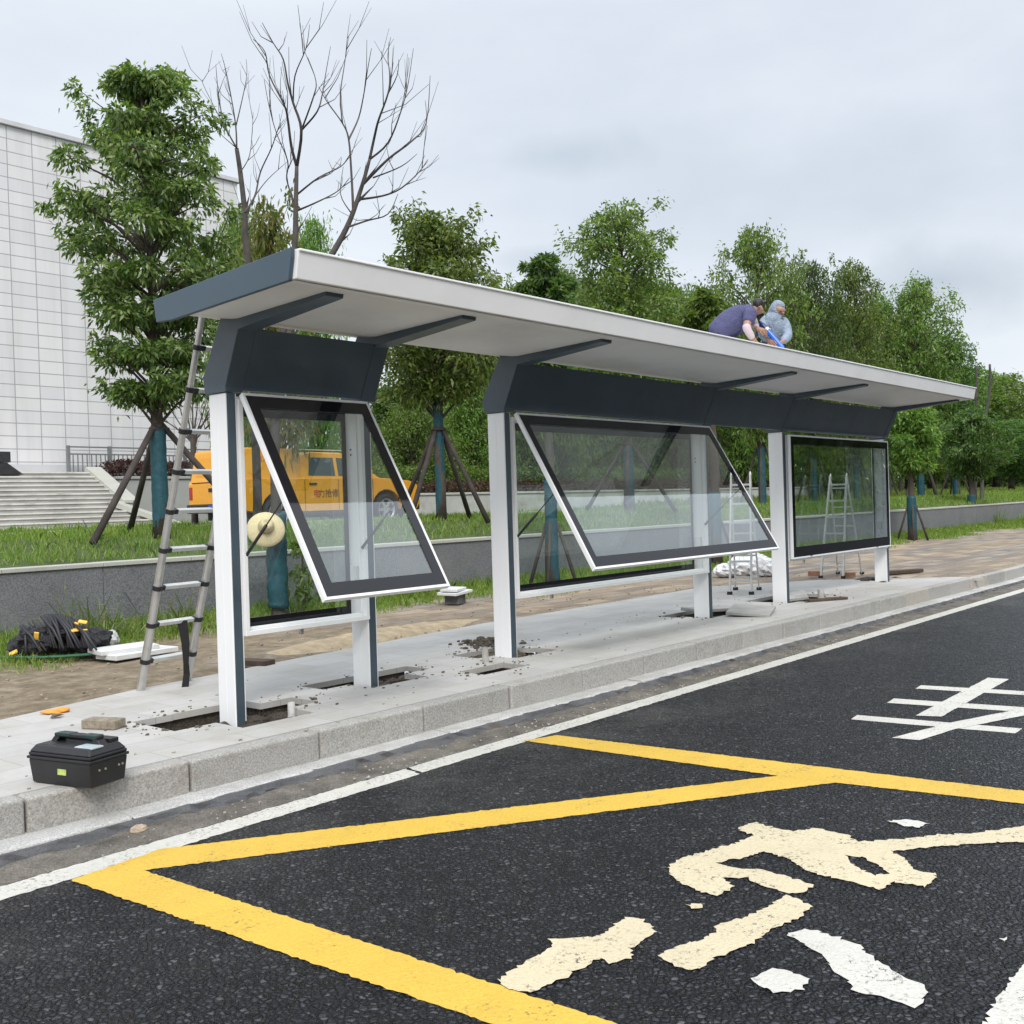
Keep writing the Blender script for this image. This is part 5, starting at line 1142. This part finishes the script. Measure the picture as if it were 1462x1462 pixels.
    for xx in (rw, fw):
        for yy, s in ((y0+.015, -1), (y0+Wd-.015, 1)):
            c_ = (x0+xx, yy-s*.23, zg+wr)
            w_ = obj('wheel', MB().lathe([(.1, .0), (.30, .0), (.365, .02), (.385, .06), (.385, .18), (.365, .23), (.31, .245), (.27, .225), (.26, .17), (.05, .16)], c_, (0, s, 0), 32), RUB, t, smooth=False)
            rm = MB().lathe([(.0, .20), (.06, .20), (.065, .17), (.20, .15)], c_, (0, s, 0), 24).lathe([(.225, .20), (.26, .215), (.265, .235), (.245, .235), (.225, .2)], c_, (0, s, 0), 32)
            for k in range(6):
                a = k*math.pi/3; e1 = np.array([math.cos(a), 0, math.sin(a)]); cc = np.array(c_)
                rm.bar(cc+np.array([0, s*.195, 0])+e1*.04, cc+np.array([0, s*.205, 0])+e1*.24, .07, .025, (0, s, 0))
            obj('rim', rm, CH, w_)
            obj('wheel_well', MB().lathe([(.44, .0), (.44, .2), (.0, .2)], (x0+xx, yy-s*.27, zg+wr), (0, s, 0), 20), DK, t) if False else None
    rd = M('red_lettering', (.5, .03, .02), .5); bk = M('black_lettering', (.03, .025, .02), .5)
    text_mesh('电', .2, rd, body, (x0+2.05, y0-.006, zg+.72), (1, 0, 0), (0, 0, 1)); text_mesh('力抢修', .2, bk, body, (x0+2.38, y0-.006, zg+.72), (1, 0, 0), (0, 0, 1))
    text_mesh('电力抢修', .16, rd, can, (x0+.8, side(.8, 1.5, .07)-.0-.008, zg+1.5), (1, 0, 0), (0, 0, 1))
    obj('mirror', MB().box(x0+3.45, x0+3.6, y0-.16, y0+.02, zg+1.16, zg+1.32), YP, cab, .03)
    # underbody so that no light shows through
    obj('chassis', MB().box(x0+.3, x0+5.0, y0+.25, y0+Wd-.25, zg+.26, zg+.9), DK, t)
    obj('undertray', MB().box(x0+rw-.5, x0+rw+.5, y0+.27, y0+Wd-.27, zg+.3, zg+.95), DK, t)
pickup()
# ------------------------------------------------------------------ PEOPLE ON THE ROOF
def skin(name, chains, m, parent, sub=2):
    """chains: lists of (point, radius); consecutive points are joined, equal points are merged"""
    idx, V, Rr, E, roots = {}, [], [], [], []
    off = origin(parent)
    for ch in chains:
        pr = None
        for p, r0 in ch:
            k = tuple(np.round(p, 4))
            if k not in idx: idx[k] = len(V); V.append(tuple(np.array(p)-np.array(off))); Rr.append(r0)
            i = idx[k]
            if pr is not None and pr != i: E.append((pr, i))
            pr = i
    me = bpy.data.meshes.new(name); me.from_pydata(V, E, []); o = link(name, me, m, parent)
    s = o.modifiers.new('skin', 'SKIN'); s.use_smooth_shade = True; s.branch_smoothing = .4
    # one root for every separate island
    par = list(range(len(V)))
    def fnd(a):
        while par[a] != a: a = par[a]
        return a
    for a, b in E: par[fnd(b)] = fnd(a)
    seen = set(); d = me.skin_vertices[0].data
    for i in range(len(V)):
        rr = Rr[i] if hasattr(Rr[i], '__len__') else (Rr[i], Rr[i]); d[i].radius = rr
        f_ = fnd(i); d[i].use_root = f_ not in seen; seen.add(f_)
    ss = o.modifiers.new('sub', 'SUBSURF'); ss.levels = sub; ss.render_levels = sub
    dg = bpy.context.evaluated_depsgraph_get(); me2 = bpy.data.meshes.new_from_object(o.evaluated_get(dg)); me2.name = name
    o.modifiers.clear(); o.data = me2; me2.polygons.foreach_set('use_smooth', [True]*len(me2.polygons))
    if not me2.materials: me2.materials.append(m)
    return o
SKIN = M('skin', (.34, .19, .13), .5, .1, 12); HAIR = M('black_hair', (.012, .011, .012), .45, .3, 60, bmp=.004, bs=200)
PURP = M('purple_grey_cotton', (.075, .075, .165), .85, .22, 14, bmp=.03, bs=16); HOOD = M('blue_grey_cotton', (.26, .32, .40), .85, .2, 12, bmp=.03, bs=16)
PANT = M('dark_trousers', (.035, .035, .05), .85, .2, 10); SLV = M('pale_pink_sleeve', (.56, .45, .48), .8, .08, 14, bmp=.004, bs=30); SHOE = M('dark_shoe', (.03, .03, .03), .6)
def roof_z(y): return 2.945-(y-4.95)*.055
RIGHT, UP, BACK = CAM @ [1, 0, 0], np.array([0, 0, 1.0]), unit(np.array([.76, .65, 0]))
def D_for(px, py, Y): return depth_of(on_y(px, py, Y))
def hand(ch, wrist, d, n, L=.17):
    """palm and five curled fingers; d = pointing direction, n = palm normal"""
    d = unit(np.array(d)); n = unit(np.array(n)); s = unit(np.cross(d, n)); w_ = np.array(wrist)
    palm = w_+d*.045; kn = w_+d*.085
    ch.append([(w_, .026), (palm, (.036, .018)), (kn, (.036, .015))])
    for k, (o, l) in enumerate(((-.03, .06), (-.011, .075), (.010, .072), (.03, .055))):
        a = palm+d*.025+s*o*.8; b = kn+s*o; c = b+unit(d*.8+n*.6)*l*.55; e = c+unit(d*.3+n)*l*.5; ch.append([(a+n*.0003*k, .009), (b, .0095), (c, .0088), (e, .007)])
    a = w_+d*.03-s*.022; b = a-s*.025+d*.03; c = b+d*.03+n*.02; ch.append([(a, .011), (b, .0105), (c, .008)])
def worker_one():
    Y = 5.72; D = D_for(1048, 470, Y); zf = roof_z(Y)
    P = lambda px, py, dd=0.0: at_depth(px, py, D+dd)
    hip = P(1017, 482); hip[2] = min(hip[2], zf+.25)
    base = np.array([hip[0], hip[1], zf]); t = thing('person', 'worker in purple grey t-shirt and pale pink arm sleeves bent over on the roof', 'person', base)
    belly = P(1033, 469); chest = P(1050, 457); up = P(1065, 449); neck = P(1075, 445); h0 = P(1079.5, 442.5); hc = P(1083, 440); h1 = P(1087, 437.5)
    sR, sL = P(1072, 447, -.17), P(1071, 443, .17)
    eR = P(1065, 468, -.26); wR = P(1077, 487, -.22); eL = P(1076, 460, .22); wL = P(1081, 470, .02)
    hipR, hipL = hip-BACK*.11, hip+BACK*.11
    kR = hipR+RIGHT*.36+np.array([0, 0, -.02]); kL = hipL+RIGHT*.38+np.array([0, 0, -.04]); kR[2] = kL[2] = zf+.16
    aR = hipR-RIGHT*.05; aR[2] = zf+.075; aL = hipL-RIGHT*.03; aL[2] = zf+.075
    ch = [[(hip, .09), (belly, (.11, .135)), (chest, (.115, .145)), (up, (.09, .12)), (neck, .055), (h0, .062), (hc, (.088, .082)), (h1, .072)],
          [(up, .1), (sR, .062), (eR, .044), (wR, .028)], [(up, .1), (sL, .062), (eL, .044), (wL, .028)],
          [(hip, .09), (hipR-UP*.05, .07), (kR, .055), (aR, .04)], [(hip, .09), (hipL-UP*.05, .07), (kL, .055), (aL, .04)]]
    hand(ch, wR, wR-eR, RIGHT); hand(ch, wL, RIGHT*.9-UP*.3-BACK*.2, BACK*.6-UP*.4)
    # nose and ears
    fd = unit(RIGHT*.72-UP*.62-BACK*.1)
    ch += [[(hc+fd*.06, .016), (hc+fd*.084-UP*.006, .013)], [(hc-BACK*.082-fd*.012, .016), (hc-BACK*.09-fd*.02-UP*.028, .012)]]
    obj_b = skin('body', ch, SKIN, t)
    skin('shirt', [[(hip+UP*.03, .15), (belly, (.142, .17)), (chest, (.142, .18)), (up, (.115, .15)), (up+(neck-up)*.55, .075)], [(sR+(up-sR)*.45, .09), (sR, .084), (sR+(eR-sR)*.5, .07), (sR+(eR-sR)*.72, .068)], [(sL+(up-sL)*.45, .09), (sL, .084), (sL+(eL-sL)*.7, .066)]], PURP, t)
    skin('shirt_yoke', [[(chest+(up-chest)*.3, .15), (chest+(up-chest)*.75, .145), (up+(neck-up)*.2, .118)], [(up-RIGHT*.05+UP*.01, .12), (up+(sR-up)*.35+UP*.01, .115)], [(sR+(up-sR)*.15, .085), (sR+(up-sR)*.6, .108), (up, .118), (sL+(up-sL)*.6, .108), (sL+(up-sL)*.15, .085)], [(up-UP*.05-RIGHT*.03, .13), (up+(neck-up)*.5, .082)]], PURP, t)
    skin('arm_sleeve', [[(sR+(eR-sR)*.72, .05), (eR, .053), (eR+(wR-eR)*.5, .046), (wR-(wR-eR)*.1, .034)]], SLV, t); skin('arm_sleeve', [[(sL+(eL-sL)*.6, .05), (eL, .052), (wL-(wL-eL)*.1, .034)]], SLV, t)
    skin('trousers', [[(hip-BACK*.07-UP*.03, .13), (hip+BACK*.07-UP*.03, .13)], [(hipR-UP*.04, .105), ((hipR+kR)/2-UP*.02, .095), (kR, .078), (aR+RIGHT*.1, .065), (aR, .055)], [(hipL-UP*.04, .105), ((hipL+kL)/2-UP*.02, .095), (kL, .078), (aL+RIGHT*.1, .065), (aL, .055)]], PANT, t)
    for a in (aR, aL): skin('shoe', [[(a-RIGHT*.0, .05), (a-RIGHT*.10-UP*.02, .048), (a-RIGHT*.2-UP*.025, .04)]], SHOE, t)
    skin('hair', [[(h0-fd*.045+UP*.012, .062), (hc-fd*.022+UP*.018, (.094, .09)), (h1-fd*.02+UP*.018, .082), (h1+fd*.025+UP*.02, .055)]], HAIR, t)
    return wL, D
wl_, D1 = worker_one()
def worker_two():
    D = D1+.42
    P = lambda px, py, dd=0.0: at_depth(px, py, D+dd)
    hip = P(1107, 494, .18); Y = hip[1]; zf = roof_z(min(Y, 6.4)); hip[2] = zf+.25
    t = thing('person', 'worker in pale blue grey hoodie, hood up, crouching on the roof over a blue tube', 'person', (hip[0], hip[1], zf))
    belly = P(1111, 480, .05); chest = P(1107, 466); up = P(1105, 457); neck = P(1108, 451); h0 = P(1110, 447, -.02); hc = P(1113, 442.5, -.05); h1 = P(1114.5, 437.5, -.05)
    sR, sL = P(1091, 460, .05), P(1120, 462, .0)
    eR = P(1087, 476, -.1); wR = P(1098, 486, -.3); eL = P(1125, 480, -.1); wL = P(1116, 489, -.28)
    hR, hL = hip-RIGHT*.13, hip+RIGHT*.02; kR = hR-BACK*.28-RIGHT*.08; kL = hL-BACK*.28-RIGHT*.03; kR[2] = kL[2] = zf+.22; aR = hR-BACK*.1; aL = hL-BACK*.1; aR[2] = aL[2] = zf+.07
    ch = [[(hip, .09), (belly, (.125, .095)), (chest, (.13, .095)), (up, (.10, .08)), (neck, .052), (h0, .064), (hc, (.08, .085)), (h1, .07)],
          [(up, .1), (sR, .058), (eR, .042), (wR, .027)], [(up, .1), (sL, .058), (eL, .042), (wL, .027)], [(hip, .09), (hR, .075), (kR, .055), (aR, .04)], [(hip, .09), (hL, .075), (kL, .055), (aL, .04)]]
    hand(ch, wR, wR-eR, -UP*.5+RIGHT*.5); hand(ch, wL, wL-eL, -UP*.4-RIGHT*.6)
    fd = unit(-BACK*.55-UP*.45+RIGHT*.25)
    ch += [[(hc+fd*.064, .016), (hc+fd*.088-UP*.004, .013)]]
    skin('body', ch, SKIN, t)
    ey = MB()
    for s in (-1, 1): ey.blob(hc+fd*.077+RIGHT*s*.03+UP*.018, (.012, .012, .007), 6, 0)
    ey.blob(hc+fd*.083-UP*.035, (.022, .02, .006), 6, 0); obj('eyes_and_mouth', ey, M('dark_features', (.05, .025, .02), .5), t)
    skin('hoodie', [[(hip+UP*.04, .14), (belly, (.16, .128)), (chest, (.17, .13)), (up, (.14, .115)), (neck, .085)], [(sR+(up-sR)*.5, .095), (sR, .08), ((sR+eR)/2, .07), (eR, .062), (wR-(wR-eR)*.15, .045)], [(sL+(up-sL)*.5, .095), (sL, .08), ((sL+eL)/2, .07), (eL, .062), (wL-(wL-eL)*.15, .045)]], HOOD, t)
    skin('hoodie_yoke', [[(sR+(up-sR)*.15, .085), (sR+(up-sR)*.6, .11), (up, .13), (sL+(up-sL)*.6, .11), (sL+(up-sL)*.15, .085)]], HOOD, t)
    bk = -fd
    skin('hood', [[(up+bk*.02, .10), (neck+bk*.035, .092), (hc+bk*.042-UP*.02, (.108, .104)), (h1+bk*.03+UP*.012, .092)], [(h1+bk*.03+UP*.012, .09), (h1+fd*.045+UP*.012, .056)]], HOOD, t)
    skin('drawstring', [[(neck+fd*.09-RIGHT*.02, .005), (neck+fd*.11-UP*.08-RIGHT*.02, .005)]], M('white_cord', (.7, .7, .7), .7), t, 1)
    skin('trousers', [[(hip-RIGHT*.06, .125), (hip+RIGHT*.05, .125)], [(hR-UP*.02, .1), (kR, .075), (aR, .055)], [(hL-UP*.02, .1), (kL, .075), (aL, .055)]], PANT, t)
    for a in (aR, aL): skin('shoe', [[(a, .05), (a-BACK*.1-UP*.02, .046), (a-BACK*.19-UP*.025, .038)]], SHOE, t)
worker_two()
def sealant_gun():
    D = D1+.10; a, b = at_depth(1084, 459, D+.05), at_depth(1117, 497, D-.08); d = unit(b-a); t = thing('sealant_gun', 'bright blue sealant gun held slanting down between the two workers', 'sealant gun', a)
    BL = M('bright_blue_plastic', (.02, .13, .62), .35, .1, 12); c = a+d*.12
    obj('barrel', MB().tube([c, b], .030, 16), BL, t, .004)
    obj('cap', MB().tube([a, a+d*.06, c-d*.005], [.014, .030, .034], 16), M('navy_plastic', (.01, .03, .12), .4), t)
    obj('collar', MB().tube([c-d*.004, c+d*.03], .037, 16).bar(c-RIGHT*.05, c+RIGHT*.05, .02, .02), ALUW, t)
    obj('trigger', MB().tube([a+d*.03, a+d*.05-RIGHT*.06-UP*.07, a+d*.08-RIGHT*.075-UP*.11], .012, 8), M('navy_handle', (.01, .03, .12), .4), t)
sealant_gun()
# ------------------------------------------------------------------ SKY AND SUN
EL, AZ = R_(46), R_(228)          # overcast: the sun is only a bright patch of cloud behind the camera, to the left
w = bpy.data.worlds.new('World'); sc.world = w; w.use_nodes = True; nt = w.node_tree; bg = nt.nodes['Background']
sky = nt.nodes.new('ShaderNodeTexSky'); sky.sky_type = 'NISHITA'; sky.sun_disc = False; sky.sun_elevation = EL; sky.sun_rotation = math.pi/2-AZ; sky.air_density = 1.5; sky.dust_density = 3
tc = nt.nodes.new('ShaderNodeTexCoord'); gen = tc.outputs['Generated']
sep = nt.nodes.new('ShaderNodeSeparateXYZ'); nt.links.new(gen, sep.inputs[0])
mp = mapping(nt, gen, (1, 1, 2.6), (0, 0, 0), (.3, .1, 0))
n1 = tex(nt, 'Noise', mp, 2.4, 7, .55); n1b = tex(nt, 'Noise', mp, 1.1, 3, .5)
dens = math_(nt, 'ADD', math_(nt, 'MULTIPLY', n1, .6), math_(nt, 'MULTIPLY', n1b, .4))
cl = ramp(nt, dens, [(.38, (5.75, 6.25, 6.95)), (.5, (6.45, 6.9, 7.5)), (.62, (7.05, 7.4, 7.85))])
# three soft darker wisps low over the trees
for (px, py, sx, k) in ((800, 222, 13, .42), (770, 372, 18, .5), (1340, 400, 7.5, .62), (1180, 280, 4, .22)):
    dv = unit(ray(px, py)); vm = nt.nodes.new('ShaderNodeVectorMath'); vm.operation = 'SUBTRACT'; nt.links.new(gen, vm.inputs[0]); vm.inputs[1].default_value = tuple(dv)
    dn = nt.nodes.new('ShaderNodeTexNoise'); nt.links.new(gen, dn.inputs[0]); dn.inputs['Scale'].default_value = 9; dn.inputs['Detail'].default_value = 6
    v2 = nt.nodes.new('ShaderNodeVectorMath'); v2.operation = 'MULTIPLY'; nt.links.new(vm.outputs[0], v2.inputs[0]); v2.inputs[1].default_value = (sx, sx, sx*3.0)
    v3 = nt.nodes.new('ShaderNodeVectorMath'); v3.operation = 'LENGTH'; nt.links.new(v2.outputs[0], v3.inputs[0])
    k_ = ramp(nt, math_(nt, 'ADD', v3.outputs['Value'], math_(nt, 'MULTIPLY', math_(nt, 'SUBTRACT', dn.outputs[0], .5), 1.6)), [(.05, (k,)*3), (1.0, (0, 0, 0))])
    cl = mixc(nt, k_, cl, (3.0, 3.6, 4.4))
el_ = ramp(nt, sep.outputs[2], [(0, (1.04,)*3), (.42, (1.0,)*3), (.75, (2.0,)*3), (1, (2.2,)*3)])
cl = mixc(nt, 1, cl, el_, 'MULTIPLY')
col = mixc(nt, .90, sky.outputs[0], cl)
nt.links.new(col, bg.inputs[0]); bg.inputs[1].default_value = .1
sun = bpy.data.lights.new('sun', 'SUN'); sun.energy = 2.0; sun.angle = R_(22); sun.color = (1, .96, .9); so = bpy.data.objects.new('sun', sun); COL.objects.link(so)
dv = Vector((math.cos(AZ)*math.cos(EL), math.sin(AZ)*math.cos(EL), math.sin(EL))); so.rotation_euler = (-dv).to_track_quat('-Z', 'Y').to_euler(); so.location = (0, 0, 30)
vs_ = sc.view_settings; vs_.view_transform = 'Standard'; vs_.look = 'None'; vs_.exposure = .38; vs_.gamma = 1
sc.cycles.transparent_max_bounces = 24; sc.cycles.max_bounces = 8
